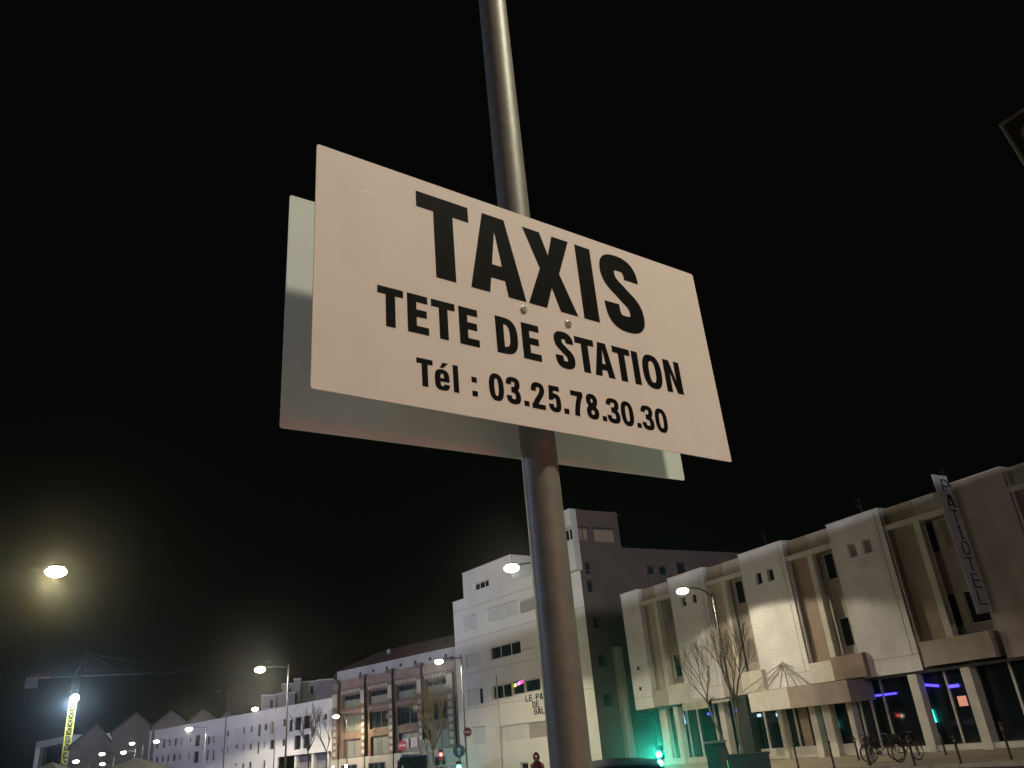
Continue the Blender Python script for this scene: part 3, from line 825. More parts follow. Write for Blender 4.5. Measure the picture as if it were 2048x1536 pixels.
for q, kind, bars in wins:
    if kind == 'shut':
        window(Mf, apt, *q, -.20, Mt['wframe'], Mt['shutter'], bars, .08, pane='shutter')
    elif kind == 'blank':
        window(Mf, apt, *q, -.20, Mt['white'], Mt['wing'], 0, .05, pane='shutter')
    elif kind == 'half':
        wn = window(Mf, apt, *q, -.20, Mt['wframe'], Mt['glass'], 0, .08)
        MB().fbox(Mf, q[0] + .08, q[0] + (q[1] - q[0]) * .74, q[2] + .08, q[3] - .08, -.15, -.12).build('shutter', Mt['shutter'], wn)
    else:
        wn = window(Mf, apt, *q, -.20, Mt['wframe'], Mt['glass'], bars, .10)
        if kind == 'neon':  # glowing strips stand in for a neon reflection on the pane
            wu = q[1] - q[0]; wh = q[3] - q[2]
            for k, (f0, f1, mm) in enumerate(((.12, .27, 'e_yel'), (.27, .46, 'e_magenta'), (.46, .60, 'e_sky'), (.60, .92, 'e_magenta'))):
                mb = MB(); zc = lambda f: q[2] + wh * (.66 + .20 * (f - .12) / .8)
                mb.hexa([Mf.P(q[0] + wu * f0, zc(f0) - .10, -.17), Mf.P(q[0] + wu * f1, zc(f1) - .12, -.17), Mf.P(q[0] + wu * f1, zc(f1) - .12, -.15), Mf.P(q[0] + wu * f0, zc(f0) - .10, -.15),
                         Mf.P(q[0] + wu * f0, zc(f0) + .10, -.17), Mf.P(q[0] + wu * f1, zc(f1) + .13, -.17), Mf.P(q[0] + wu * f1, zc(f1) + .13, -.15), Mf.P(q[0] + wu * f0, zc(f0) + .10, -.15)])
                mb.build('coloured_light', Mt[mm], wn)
for z in (5.15, 7.95, 10.75, 13.4): MB().fbox(Mf, uL + .02, -.02, z, z + .035, .001, .012).build('floor_joint', Mt['wing'], apt)
mb = MB(); u_, _ = Mf.uz(997, 1400); mb.tube([Mf.P(u_, 0, .08), Mf.P(u_, 7.4, .08)], .06, 8); mb.build('drainpipe', Mt['wframe'], apt)
# lettering on the wall (only its left part shows beside the post)
its = []
def word(s_, u, z, h_, its, gap=.10):
    for ch in s_:
        wd = {'I': .12, ' ': .3}.get(ch, .40) * h_ / .5
        if ch != ' ': its.append((ch, u, u + wd, z, z + h_, .10 * h_ / .5, .085 * h_ / .5))
        u += wd + gap
u_, z_ = Mf.uz(1052, 1404); word('LE PA', u_, z_, .47, its)
u_, z_ = Mf.uz(1066, 1416); word('DE', u_, z_, .45, its)
u_, z_ = Mf.uz(1069, 1430); word('GAL', u_, z_, .47, its)
letters('lettering', its, lambda x, y, o: Mf.P(x, y, o), Mt['dark'], apt, .03)
# corner tower and side wing
tw = (-3.2, 0.0)
mb = MB()
tq = [pr(1134, 1152, 1053, 1087)]
wallholes(mb, Mf, -3.2, .12, 13.46, 18.15, tq, .45, .3)
mb.quad(Mf.P(-3.2, 13.46, .45), Mf.P(-3.2, 13.46, -5), Mf.P(.12, 13.46, -5), Mf.P(.12, 13.46, .45))
mb.quad(Mf.P(-3.2, 18.15, .45), Mf.P(-3.2, 18.15, -5), Mf.P(.12, 18.15, -5), Mf.P(.12, 18.15, .45))
mb.quad(Mf.P(-3.2, 13.46, .45), Mf.P(-3.2, 18.15, .45), Mf.P(-3.2, 18.15, -5), Mf.P(-3.2, 13.46, -5))
mb.quad(Mf.P(.12, 13.46, .45), Wf.P(.22, 13.46, .01), Wf.P(.22, 18.15, .01), Mf.P(.12, 18.15, .45))
mb.build('tower_wall', Mt['white'], apt)
window(Mf, apt, *tq[0], .15, Mt['wframe'], Mt['glass'], 1, .12)
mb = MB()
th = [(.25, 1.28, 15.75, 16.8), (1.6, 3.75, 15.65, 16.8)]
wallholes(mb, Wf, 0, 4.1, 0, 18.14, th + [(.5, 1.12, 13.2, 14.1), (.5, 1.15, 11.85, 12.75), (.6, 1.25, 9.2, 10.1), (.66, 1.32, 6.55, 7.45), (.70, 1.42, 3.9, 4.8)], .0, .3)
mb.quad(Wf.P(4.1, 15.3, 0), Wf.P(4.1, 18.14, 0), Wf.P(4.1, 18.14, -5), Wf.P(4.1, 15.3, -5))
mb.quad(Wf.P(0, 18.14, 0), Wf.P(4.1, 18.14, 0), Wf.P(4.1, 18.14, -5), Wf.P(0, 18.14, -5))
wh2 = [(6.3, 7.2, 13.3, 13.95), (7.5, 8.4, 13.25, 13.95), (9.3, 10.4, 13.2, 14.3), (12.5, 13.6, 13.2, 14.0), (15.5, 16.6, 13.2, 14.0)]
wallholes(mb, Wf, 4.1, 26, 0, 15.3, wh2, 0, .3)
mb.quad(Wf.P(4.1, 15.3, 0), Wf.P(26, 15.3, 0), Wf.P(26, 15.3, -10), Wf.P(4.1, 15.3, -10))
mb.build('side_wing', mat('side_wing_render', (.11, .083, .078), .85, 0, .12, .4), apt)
for q in [(.5, 1.12, 13.2, 14.1), (.5, 1.15, 11.85, 12.75), (.6, 1.25, 9.2, 10.1), (.66, 1.32, 6.55, 7.45), (.70, 1.42, 3.9, 4.8)] + wh2:
    window(Wf, apt, *q, -.29, Mt['dframe'], Mt['glass'], 0, .06)
for q in th: window(Wf, apt, *q, -.28, Mt['dframe'], Mt['brown'], 1 if q[1] < 1.5 else 0, .1, pane='blind')
mb = MB(); mb.fbox(Wf, 1.95, 2.5, 0, 7.85, .003, .5); mb.build('pilaster', Mt['stone'], apt)

# ------------------------------------------------------------------ long white building and neighbours, left
Lf = Fr((-29.773, 121.4025), 132)
long_b = empty('long_white_building', Lf.P(-30, 0, 0), 'long low white building with rows of narrow windows running to the brick warehouse', 'building')
z1c = lambda x0, x1, y0, y1: Lf.pr(x0 / 4, x1 / 4, 1250 + y0 / 4, 1250 + y1 / 4)
z2c = lambda x0, x1, y0, y1: Lf.pr(400 + x0 / 3.724, 400 + x1 / 3.724, 1250 + y0 / 3.724, 1250 + y1 / 3.724)
q1 = [(1200, 1226, 945, 1000), (1240, 1266, 940, 990), (1296, 1322, 922, 985), (1340, 1366, 916, 978), (1390, 1416, 905, 968), (1434, 1464, 898, 962), (1508, 1530, 902, 938), (1553, 1602, 878, 972), (1655, 1681, 893, 947), (1694, 1715, 890, 937),
      (1200, 1226, 1060, 1115), (1240, 1266, 1053, 1110), (1288, 1312, 1043, 1100), (1328, 1355, 1038, 1095), (1378, 1405, 1034, 1090), (1419, 1450, 1028, 1086), (1500, 1516, 1023, 1076), (1544, 1591, 1008, 1106), (1647, 1670, 998, 1060), (1698, 1716, 998, 1052), (1804, 1826, 973, 1030), (1884, 1896, 958, 986)]
q2 = [(50, 75, 828, 892), (95, 112, 826, 880), (195, 215, 788, 832), (270, 284, 763, 792), (320, 336, 758, 812), (371, 393, 750, 800), (429, 453, 738, 832), (479, 500, 737, 786), (521, 556, 713, 816), (619, 639, 700, 756), (663, 690, 704, 796), (704, 753, 683, 786), (768, 821, 670, 777), (837, 859, 708, 766), (879, 896, 668, 722), (925, 946, 660, 707),
      (45, 66, 928, 1012), (90, 111, 928, 1010), (150, 171, 913, 947), (260, 285, 888, 922), (317, 331, 883, 937), (367, 386, 879, 932), (424, 443, 868, 962), (471, 489, 864, 922), (519, 556, 853, 927), (611, 633, 848, 902), (699, 751, 818, 932), (765, 816, 810, 922), (893, 906, 828, 857),
      (258, 272, 1030, 1052), (309, 330, 1028, 1068), (361, 383, 1018, 1068), (468, 486, 1008, 1068)]
hl = [z1c(*q) for q in q1] + [z2c(*q) for q in q2]
ov = (-14.3, -.25, .0, 3.75)
mb = MB(); wallholes(mb, Lf, -61.8, -.05, 0, 10.55, hl, 0, .22)
mbx = MB()
# cut the undercroft: rebuild with the opening included
mb = MB(); wallholes(mb, Lf, -61.8, -.05, 0, 10.55, hl + [ov], 0, .22)
mb.quad(Lf.P(-61.8, 0, 0), Lf.P(-61.8, 10.55, 0), Lf.P(-61.8, 10.55, -12), Lf.P(-61.8, 0, -12))
mb.build('front_wall', Mt['white'], long_b)
mb = MB(); mb.fbox(Lf, -61.8, -.05, 10.552, 10.75, -12, .08); mb.build('parapet', Mt['white'], long_b)
mb = MB(); mb.fbox(Lf, -14.3, -.25, 0, 3.8, -6, -3.5); mb.build('undercroft_wall', Mt['wing'], long_b)
for u in (-10.5, -6, -2.2): MB().fbox(Lf, u, u + .55, 0, 3.74, -1, -.5).build('column', Mt['white'], long_b)
LITW = emis('lit_window', (1, .85, .55), .55)
for i, q in enumerate(hl):
    window(Lf, long_b, *q, -.21, Mt['dframe'] if i % 5 else Mt['wframe'], LITW if i == len(q1) + 13 else Mt['glass'] if (i * 7) % 5 else Mt['curtain'], 1 if q[1] - q[0] > 2 else 0, .08)
bb_ = empty('beige_block', Lf.P(-70, 0, 0), 'grey beige block with one big dark window left of the long white building', 'building')
dw = (-72.9, -65.1, 6.7, 9.4)
mb = MB(); wallholes(mb, Lf, -77.4, -61.9, 0, 11.9, [dw], .3, .3)
mb.quad(Lf.P(-61.9, 0, .3), Lf.P(-61.9, 11.9, .3), Lf.P(-61.9, 11.9, -10), Lf.P(-61.9, 0, -10)); mb.quad(Lf.P(-77.4, 11.9, .3), Lf.P(-61.9, 11.9, .3), Lf.P(-61.9, 11.9, -10), Lf.P(-77.4, 11.9, -10))
mb.build('wall', Mt['beige'], bb_); window(Lf, bb_, *dw, .01, Mt['dframe'], Mt['glass'], 3, .15)
mb = MB(); mb.fbox(Lf, -77.5, -61.85, 11.902, 12.05, -10, .4); mb.build('coping', Mt['beige'], bb_)
mb = MB(); mb.tube([Lf.P(-61.2, 0, .5), Lf.P(-61.2, 9.2, .5)], .16, 8); tag(mb.build('dark_downpipe', Mt['dark']), 'thick dark pipe standing at the joint of the beige block and the white building', 'pipe')
wg = empty('low_white_wing', Lf.P(-88, 0, 0), 'low white building with a strip of dark windows between glass hall and beige block', 'building')
wr = [(-95.5 + 2.6 * i, -93.9 + 2.6 * i, 5.9, 7.2) for i in range(6)]
mb = MB(); wallholes(mb, Lf, -98.9, -77.5, 0, 10.5, wr, 0, .3); mb.quad(Lf.P(-98.9, 10.5, 0), Lf.P(-77.5, 10.5, 0), Lf.P(-77.5, 10.5, -10), Lf.P(-98.9, 10.5, -10)); mb.build('wall', Mt['white'], wg)
for q in wr: window(Lf, wg, *q, -.29, Mt['dframe'], Mt['glass'], 1, .08)
mb = MB(); mb.fbox(Lf, -98.95, -77.45, 10.502, 10.7, -10, .08); mb.build('coping', Mt['white'], wg)
gh = empty('glass_hall', Lf.P(-110, 0, 0), 'white framed hall with a large dark glass front, the leftmost building', 'building')
gq = (-120.6, -100.6, 1.0, 11.6)
mb = MB(); wallholes(mb, Lf, -121.2, -99.4, 0, 13.0, [gq], .6, 1.0)
mb.quad(Lf.P(-99.4, 0, .6), Lf.P(-99.4, 13, .6), Lf.P(-99.4, 13, -14), Lf.P(-99.4, 0, -14)); mb.quad(Lf.P(-121.2, 13, .6), Lf.P(-99.4, 13, .6), Lf.P(-99.4, 13, -14), Lf.P(-121.2, 13, -14)); mb.build('wall', Mt['white'], gh)
window(Lf, gh, *gq, -.3, Mt['dframe'], Mt['glass'], 7, .2, name='glass_front')
# gabled houses behind
gl = [((193, 1449), (140, 1492), (226, 1472), 182), ((273, 1427), (226, 1456), (307, 1456), 178), ((343, 1424), (305, 1452), (378, 1446), 176), ((405, 1421), (374, 1442), (436, 1440), 176), ((458, 1424), (440, 1434), (480, 1436), 176)]
gn = ['dim gabled roof house farthest left behind the white wing', 'gabled house behind the beige block, its pinkish wall faintly lit', 'middle gabled house behind the long white building', 'gabled house with a small chimney behind the long white building', 'small gabled house beside the tall lamp post, mostly hidden']
for k, (pk, e0, e1, D) in enumerate(gl):
    A, B0, B1 = at(*pk, D), at(*e0, D), at(*e1, D)
    ez = min(B0.z, B1.z) - .2
    g = empty('gabled_house', (A.x, A.y, 0), gn[k], 'house', 'gabled houses behind the white buildings')
    dirn = Vector((A.x, A.y, 0)).normalized(); side = (B1 - B0); side.z = 0; side.normalize()
    w0 = (Vector((B0.x, B0.y, 0)) - Vector((A.x, A.y, 0))).dot(side); w1 = (Vector((B1.x, B1.y, 0)) - Vector((A.x, A.y, 0))).dot(side)
    base = Vector((A.x, A.y, 0)); Z = Vector((0, 0, 1)); bk = dirn * 14
    p = [base + side * w0, base + side * w1, base + side * w1 + Z * ez, base + Z * A.z, base + side * w0 + Z * ez]
    mb = MB(); mb.poly(p); mb.poly([q + bk for q in p][::-1]); mb.quad(p[0], p[0] + bk, p[4] + bk, p[4]); mb.quad(p[1], p[2], p[2] + bk, p[1] + bk); mb.build('wall', Mt['gable'], g)
    mb = MB(); o_ = dirn * -.5; up = Z * .12
    for (a, b) in ((p[4] - side * .4 - Z * .25, p[3]), (p[2] + side * .4 - Z * .25, p[3])):
        mb.hexa([a + o_ + Z * .02, b + o_ + Z * .02, b + bk + Z * .02, a + bk + Z * .02, a + o_ + Z * .3, b + o_ + Z * .3, b + bk + Z * .3, a + bk + Z * .3])
    rf = mb.build('roof', Mt['greyroof'], g)
    if k == 3:
        c = base + side * (w1 * .35) + dirn * 1.2; mb = MB(); mb.box(c.x - .5, c.x + .5, c.y - .5, c.y + .5, ez, A.z - .1); mb.build('chimney', Mt['gable'], rf)
# stepped blocks behind the warehouse end
bk_t = [((523, 1393), (553, 1390), 'low pale cube of the stepped rooftop group behind the white building'), ((555, 1391), (590, 1384), 'grey cube beside the tall stair tower of the rooftop group'), ((564, 1371), (588, 1367), 'pale upper block left of the stair tower'), ((588, 1360), (602, 1358), 'slim pale stair tower rising over the rooftop group'), ((602, 1367), (634, 1362), 'dark block between the stair tower and the warehouse'), ((634, 1364), (668, 1357), 'grey block touching the warehouse roof end')]
for k, (a, b, lb) in enumerate(bk_t):
    D = 170 - (k == 1) * 3 + (k in (4,)) * 2
    A, B = at(*a, D), at(*b, D); dirn = Vector((A.x, A.y, 0)).normalized() * 8; zt = (A.z + B.z) / 2
    g = empty('rooftop_block', (A.x, A.y, 0), lb, 'building', 'stepped blocks behind the long white building')
    mb = MB(); a0, b0 = Vector((A.x, A.y, 0)), Vector((B.x, B.y, 0)); Z = Vector((0, 0, zt))
    mb.hexa([a0, b0, b0 + dirn, a0 + dirn, a0 + Z, b0 + Z, b0 + dirn + Z, a0 + dirn + Z]); mb.build('wall', Mt['beige' if k not in (4, 5) else 'wing'], g)
    mb = MB(); zz = Vector((0, 0, .25)); ex = (b0 - a0).normalized() * .1
    mb.hexa([a0 - ex + Z, b0 + ex + Z, b0 + ex + dirn + Z, a0 - ex + dirn + Z, a0 - ex + Z + zz, b0 + ex + Z + zz, b0 + ex + dirn + Z + zz, a0 - ex + dirn + Z + zz]); mb.build('coping', Mt['white'], g)
    if k in (0, 2, 4):
        s0 = a0 + (b0 - a0) * .6; s1 = a0 + (b0 - a0) * .78; off = -dirn.normalized() * .05
        mb = MB(); mb.quad(s0 + off + Vector((0, 0, zt - 2.2)), s1 + off + Vector((0, 0, zt - 2.2)), s1 + off + Vector((0, 0, zt - .8)), s0 + off + Vector((0, 0, zt - .8))); mb.build('window', Mt['glass'], g)

# ------------------------------------------------------------------ brick warehouse
wh = empty('brick_warehouse', Lf.P(13, 0, 0), 'orange brick warehouse with stone pillars, attic strip and red tile roof', 'building')
bays4 = [(2.15, 6.75), (8.35, 12.85), (14.4, 18.9), (20.4, 24.6)]
hs = []
for (a, b) in bays4:
    hs += [(a + .1, b - .1, 8.95, 10.75), (a + .3, b - .1, 5.85, 8.1), (a + .45, b - .1, 2.6, 4.95)]
mb = MB(); wallholes(mb, Lf, .2, 26.5, 1.0, 11.6, hs, .0, .45)
mb.quad(Lf.P(.2, 0, 0), Lf.P(.2, 14, 0), Lf.P(.2, 14, -12), Lf.P(.2, 0, -12)); mb.build('brick_wall', Mt['brick'], wh)
for i, q in enumerate(hs):
    k = i % 3
    wn = window(Lf, wh, *q, -.44, Mt['dframe'], Mt['glass'] if k == 1 and i > 3 else Mt['greyshutter'], 1 if k else 0, .14, pane='shutter')
    if k == 0:
        MB().fbox(Lf, q[0] + .14, q[1] - .14, q[3] - .75, q[3] - .14, -.40, -.36).build('fanlight', Mt['glass'], wn)
for i, u in enumerate((.25, 6.95, 13.0, 19.05, 24.75)):
    mb = MB(); mb.fbox(Lf, u, u + 1.25, 2.7, 11.2, .003, .28); p_ = mb.build('pillar', Mt['brick'], wh)
    MB().fbox(Lf, u + .1, u + 1.15, 9.3, 11.0, .28, .34).build('capital', Mt['stone'], p_)
    for k in range(7): MB().fbox(Lf, u + .3, u + .95, 3.0 + k * .85, 3.0 + k * .85 + .5, .28, .33).build('stone_block', Mt['stone'], p_)
    mb = MB(); mb.fbox(Lf, u - .1, u + 1.35, 12.5, 12.95, .2, .5); mb.build('pillar_cap', Mt['greyroof'], p_)
for u in (8.05, 14.15, 20.15, 2.0):
    mb = MB(); mb.tube([Lf.P(u, .5, .35), Lf.P(u, 12.6, .35)], .12, 8); mb.build('drainpipe', Mt['dark'], wh)
for (a, b) in bays4:
    mb = MB(); n = 8
    for k in range(n):
        c = a + (b - a) * (k + .2) / n; mb.fbox(Lf, c, c + (b - a) / n * .55, 10.95, 11.35, .003, .16)
    mb.build('stone_frieze', Mt['stone'], wh)
    MB().fbox(Lf, a, b, 8.35, 8.6, .003, .12).build('sill', Mt['pinkbrick'], wh)
MB().fbox(Lf, .2, 26.5, 11.6, 12.75, -.4, .15).build('cornice', Mt['pinkbrick'], wh)
sq = [(5.95 + 3.02 * i, 6.45 + 3.02 * i, 13.05, 13.5) for i in range(7)]
mb = MB(); wallholes(mb, Lf, .6, 26.5, 12.75, 14.15, sq, -.25, .2); mb.build('attic_wall', Mt['attic'], wh)
for q in sq: window(Lf, wh, *q, -.44, Mt['dframe'], Mt['glass'], 0, .06)
mb = MB(); mb.hexa([Lf.P(.3, 14.16, .2), Lf.P(27, 14.16, .2), Lf.P(27, 14.16, -13), Lf.P(.3, 14.16, -13), Lf.P(4.6, 16.6, -5.2), Lf.P(27, 16.6, -5.2), Lf.P(27, 16.6, -5.6), Lf.P(4.6, 16.6, -5.6)]); rf = mb.build('roof', Mt['rooftile'], wh)
mb = MB(); mb.box(*[0] * 0) if False else None
c = Lf.P(9.0, 15.6, -3.2); mb = MB(); mb.lathe([(.25, -1.0), (.25, .3), (.4, .4), (.1, .7)], c, 10); mb.build('roof_vent', Mt['attic'], rf)
mb = MB(); mb.fbox(Lf, .1, 26.5, 0, 2.6, .003, .40); mb.build('stone_base', Mt['stone'], wh)
for (a, b) in bays4:
    window(Lf, wh, a + .6, b - .4, .3, 1.8, .42, Mt['dframe'], Mt['glass'], 2, .12, name='basement_window')
q = hs[8]
for k, f in enumerate((.05, .55)):
    MB().fbox(Lf, q[0] + (q[1] - q[0]) * f * .9 + .1, q[0] + (q[1] - q[0]) * (f * .9 + .36), q[2] + .5, q[3] - .7, -.34, -.30).build('poster', Mt['sheet'], wh)

# ------------------------------------------------------------------ tower crane far left
Pm = at(144, 1420, 200); Pm.z = 0
J0, J1 = at(56, 1352, 200), at(393, 1347, 200)
zj = 23.6
dj = (J1 - J0); dj.z = 0; dj.normalize()
ns = Vector((-dj.y, dj.x, 0))
crane = empty('tower_crane', Pm, 'yellow lattice tower crane with a long jib, lit blue white, far left', 'crane')
def lattice(p0, p1, wdt, s1, s2, r_, nseg, tri=False):
    mb = MB(); cs = [(-1, -1), (1, -1), (1, 1), (-1, 1)] if not tri else [(-1, 0), (1, 0), (0, 1.6)]
    rails = [[p0 + (s1 * a + s2 * b) * wdt / 2 + (p1 - p0) * (i / nseg) for i in range(nseg + 1)] for a, b in cs]
    for r0 in rails: mb.tube([r0[0], r0[-1]], r_, 5)
    m = len(rails)
    for k in range(m):
        A, B = rails[k], rails[(k + 1) % m]
        for i in range(nseg):
            if i % 2: mb.tube([A[i], B[i + 1]], r_ * .6, 4)
            else: mb.tube([B[i], A[i + 1]], r_ * .6, 4)
            mb.tube([A[i], B[i]], r_ * .6, 4)
    return mb
lattice(Pm, Pm + Vector((0, 0, 19.6)), 1.25, dj, ns, .13, 13).build('mast', Mt['yellow'], crane)
lattice(Pm + Vector((0, 0, 19.6)), Pm + Vector((0, 0, zj)), 1.3, dj, ns, .1, 3).build('slewing_head', Mt['jib'], crane)
k0 = (J0 - Pm).dot(dj); k1 = (J1 - Pm).dot(dj)
Zv = Vector((0, 0, 1))
lattice(Pm + dj * 0.5 + Zv * zj, Pm + dj * k1 + Zv * zj, 1.0, ns, Zv, .09, 30, True).build('jib', Mt['jib'], crane)
lattice(Pm + Zv * zj, Pm + dj * k0 * .55 + Zv * zj, 1.0, ns, Zv, .09, 5, True).build('jib', Mt['jib'], crane)
lattice(Pm + dj * k0 * .55 + Zv * zj, Pm + dj * k0 + Zv * zj, 1.0, ns, Zv, .1, 6, True).build('counter_jib', Mt['cranered'], crane)
Mt['concrete2'] = mat('counterweight_grey', (.04, .038, .036), .85)
c = Pm + dj * k0 + Zv * (zj - .8); mb = MB(); mb.hexa([c + dj * a + ns * b + Zv * z for z in (-1.2, .9) for a, b in ((-.3, -.8), (1.9, -.8), (1.9, .8), (-.3, .8))]); mb.build('counterweight', Mt['concrete2'], crane)
ap = Pm + dj * 1.5 + Zv * 28.2
mb = MB(); mb.tube([Pm + dj * -.6 + Zv * zj, ap], .12, 5); mb.tube([Pm + dj * 1.6 + Zv * zj, ap], .12, 5); mb.build('apex_frame', Mt['jib'], crane)
for tk in (k0 * .6, k1 * .33, k1 * .8): MB().tube([ap, Pm + dj * tk + Zv * (zj + .9)], .06, 4).build('tie_rod', Mt['jib'], crane)
fl = at(150, 1396, 197.5)
MB().ball(fl, .75, .75, .75, 12, 8).build('floodlight', Mt['e_flood'], crane)
lamp('crane_flood', (fl.x, fl.y - 2.0, fl.z - 1.2), 5200, (.50, .76, 1), None, None, .3)
lamp('crane_flood_low', (fl.x + .4, fl.y - 2.6, fl.z - .6), 3000, (1, .97, .8), 70, (-.0, .32, -1), .3)

# ------------------------------------------------------------------ street lamps
def street_lamp(label, head, pole_xy, zt, lens='e_lamp', sz=.30, arm=True, watts=0, col=(1, .9, .62), size=168, tilt=(0, 0, -1), group='street lamps along the road', pole_r=.075, bulge=.8, halo=0, blend=.12, arm_r=None):
    g = empty('street_lamp', (pole_xy[0], pole_xy[1], -.12), label, 'street lamp', group)
    P0 = Vector((pole_xy[0], pole_xy[1], -.12)); P1 = Vector((pole_xy[0], pole_xy[1], zt))
    mb = MB(); mb.tube([P0 + (P1 - P0) * k / 6 for k in range(7)], pole_r, 12, pole_r * .55); mb.build('pole', Mt['steel'], g)
    MB().lathe([(pole_r * 1.7, 0), (pole_r * 1.7, .9), (pole_r * 1.05, 1.05)], P0, 12).build('pole_base', Mt['steel'], g)
    hd = Vector(head); dr = hd - P1; dr.z = 0
    ln = dr.length; dn = dr.normalized() if ln > .01 else Vector((1, 0, 0)); sd = Vector((-dn.y, dn.x, 0))
    s0 = Vector((P1.x, P1.y, zt - .25)); e0 = hd - dn * sz * .9 + Vector((0, 0, .08))
    pts = [s0 * (1 - t) ** 2 + (s0 + dn * ln * .35 + Vector((0, 0, max(.15, e0.z - s0.z + .12)))) * 2 * t * (1 - t) + e0 * t * t for t in [i / 8 for i in range(9)]]
    MB().tube(pts, arm_r or pole_r * .5, 8).build('arm' if not arm_r else 'span_wire', Mt['dark'], g)
    # hood: flattened shell above the lens
    mb = MB(); n = 14; base = 0
    prof = [(.62, .30), (.60, .36), (.45, .42), (.25, .45), (.001, .46)]
    for (r_, h_) in prof:
        for j in range(n):
            a = 2 * math.pi * j / n
            mb.v.append(hd + dn * (r_ * sz * 1.35 * math.cos(a)) + sd * (r_ * sz * .85 * math.sin(a)) + Vector((0, 0, h_ * sz * 1.6)))
    for i in range(len(prof) - 1):
        for j in range(n):
            mb.f.append((i * n + j, i * n + (j + 1) % n, (i + 1) * n + (j + 1) % n, (i + 1) * n + j)); mb.sm.append(True)
    hdp = mb.build('lamp_head', Mt['hood'], g)
    mb = MB(); prof = [(.30, .50), (.62, .44), (.90, .27), (1.04, .0), (1.0, -.22), (.80, -.47), (.45, -.64), (.001, -.70)]
    for (r_, h_) in prof:
        for j in range(n):
            a = 2 * math.pi * j / n
            mb.v.append(hd + dn * (r_ * sz * 1.0 * math.cos(a)) + sd * (r_ * sz * .7 * math.sin(a)) + Vector((0, 0, h_ * sz * bulge)))
    for i in range(len(prof) - 1):
        for j in range(n):
            mb.f.append((i * n + j, i * n + (j + 1) % n, (i + 1) * n + (j + 1) % n, (i + 1) * n + j)); mb.sm.append(True)
    mb.build('lens', Mt[lens], hdp)
    if watts:
        lamp('street_lamp_light', (hd.x, hd.y, hd.z - sz * bulge * .7 - .06), watts, col, size, tilt, .15, blend)
        if halo: lamp('street_lamp_glow', (hd.x, hd.y, hd.z - sz * bulge * .7 - .08), halo, col, None, None, .1)
    return g
def lampx(label, hx, hy, px, py, D, **k):
    h = at(hx, hy, D); p = at(px, py, D)
    return street_lamp(label, h, (p.x, p.y), p.z + .15, **k)
lamp_a = lampx('nearest lit street lamp, large yellow bowl over the far left rooftops', 112, 1143, -18, 1150, 29, sz=.30, watts=900, col=(1, .91, .48), halo=900, arm_r=.003)
lampx('lit street lamp on the tall post left of the brick warehouse', 520, 1339, 577, 1334, 55, sz=.32, watts=1800, col=(1, .94, .75), halo=1000)
lampx('lit street lamp against the white apartment roof, its post behind the sign post', 1023, 1136, 1082, 1126, 32, sz=.30, lens='e_lampw', watts=2900, col=(1, .88, .70), size=158, tilt=(-.02, .17, -1), halo=420)
lampx('lit street lamp with a curved arm in front of the hotel', 1365, 1182, 1425, 1192, 45, sz=.32, lens='e_lampw', watts=1500, col=(1, .88, .64), size=150, tilt=(.182, .11, -1), halo=45)
lampx('lit street lamp before the warehouse, its post bearing the dark no entry disc', 878, 1323, 922, 1314, 58, sz=.28, lens='e_lampw', watts=2600, col=(1, .90, .62), halo=500)
lampx('lit street lamp over the long white building with its arm from the right', 510, 1418, 552, 1410, 116, sz=.40, watts=5500, col=(1, .92, .72), halo=700)
lampx('lit street lamp at the left corner of the brick warehouse', 672, 1433, 694, 1428, 117, sz=.40, watts=2400, col=(1, .80, .50), halo=300)
lampx('lit street lamp low over the left half of the long white building', 378, 1458, 413, 1453, 130, sz=.46, watts=7500, col=(1, .92, .78), halo=900)
lampx('unlit slim lamp mast rising above the long white building', 437, 1383, 456, 1376, 70, sz=.15, lens='e_off', bulge=.25, pole_r=.06)
far = [(313, 1483, 92, 'small lit lamp before the left end of the long white building'), (264, 1487, 105, 'small lit lamp above the dark window of the beige block'), (247, 1505, 105, 'tiny lit lamp in front of the dark window of the beige block'), (204, 1508, 100, 'small lit lamp before the low white wing'), (152, 1523, 95, 'small lit lamp at the corner of the glass hall'), (205, 1528, 110, 'lowest small lit lamp under the low white wing'), (271, 1527, 110, 'small lit lamp low beside the slanting tent roof')]
for x, y, D, lb in far:
    h = at(x, y, D); street_lamp(lb, h, (h.x + 1.0, h.y + .6), h.z + .2, lens='e_lamp', sz=.26, watts=500, col=(1, .92, .75), pole_r=.05, group='small lamps in the far left street')
# square lantern cut off by the right edge, unlit
fx = at(2040, 262, 11.5)
g = empty('lantern_post', (fx.x + 1.6, fx.y - .4, -.12), 'unlit square street lantern seen from below at the top right corner', 'lantern')
mb = MB(); mb.tube([(fx.x + 1.6, fx.y - .4, -.12), (fx.x + 1.6, fx.y - .4, fx.z + .1)], .08, 12, .05); mb.build('pole', Mt['steel'], g)
MB().tube([(fx.x + 1.6, fx.y - .4, fx.z), (fx.x + .4, fx.y, fx.z + .05)], .035, 8).build('arm', Mt['steel'], g)
co = at(1998, 251, 11.5); Fv = Vector((co.x, co.y, 0)).normalized(); Rv = Vector((Fv.y, -Fv.x, 0)); Gv = Fv * math.cos(R(40)) - Vector((0, 0, math.sin(R(40))))
ex = at(2072, 203, 11.8) - co; ey = at(2060, 352, 11.2) - co
ex.normalize(); ey.normalize()
nz = ex.cross(ey); nz = -nz if nz.dot(co - CAM) < 0 else nz; nz.normalize()
cc = co + ex * .34 + ey * .50
mb = MB(); mb.hexa([cc + ex * a * .34 + ey * b * .50 for a, b in ((-1, -1), (1, -1), (1, 1), (-1, 1))] + [cc + ex * a * .24 + ey * b * .38 + nz * .16 for a, b in ((-1, -1), (1, -1), (1, 1), (-1, 1))])
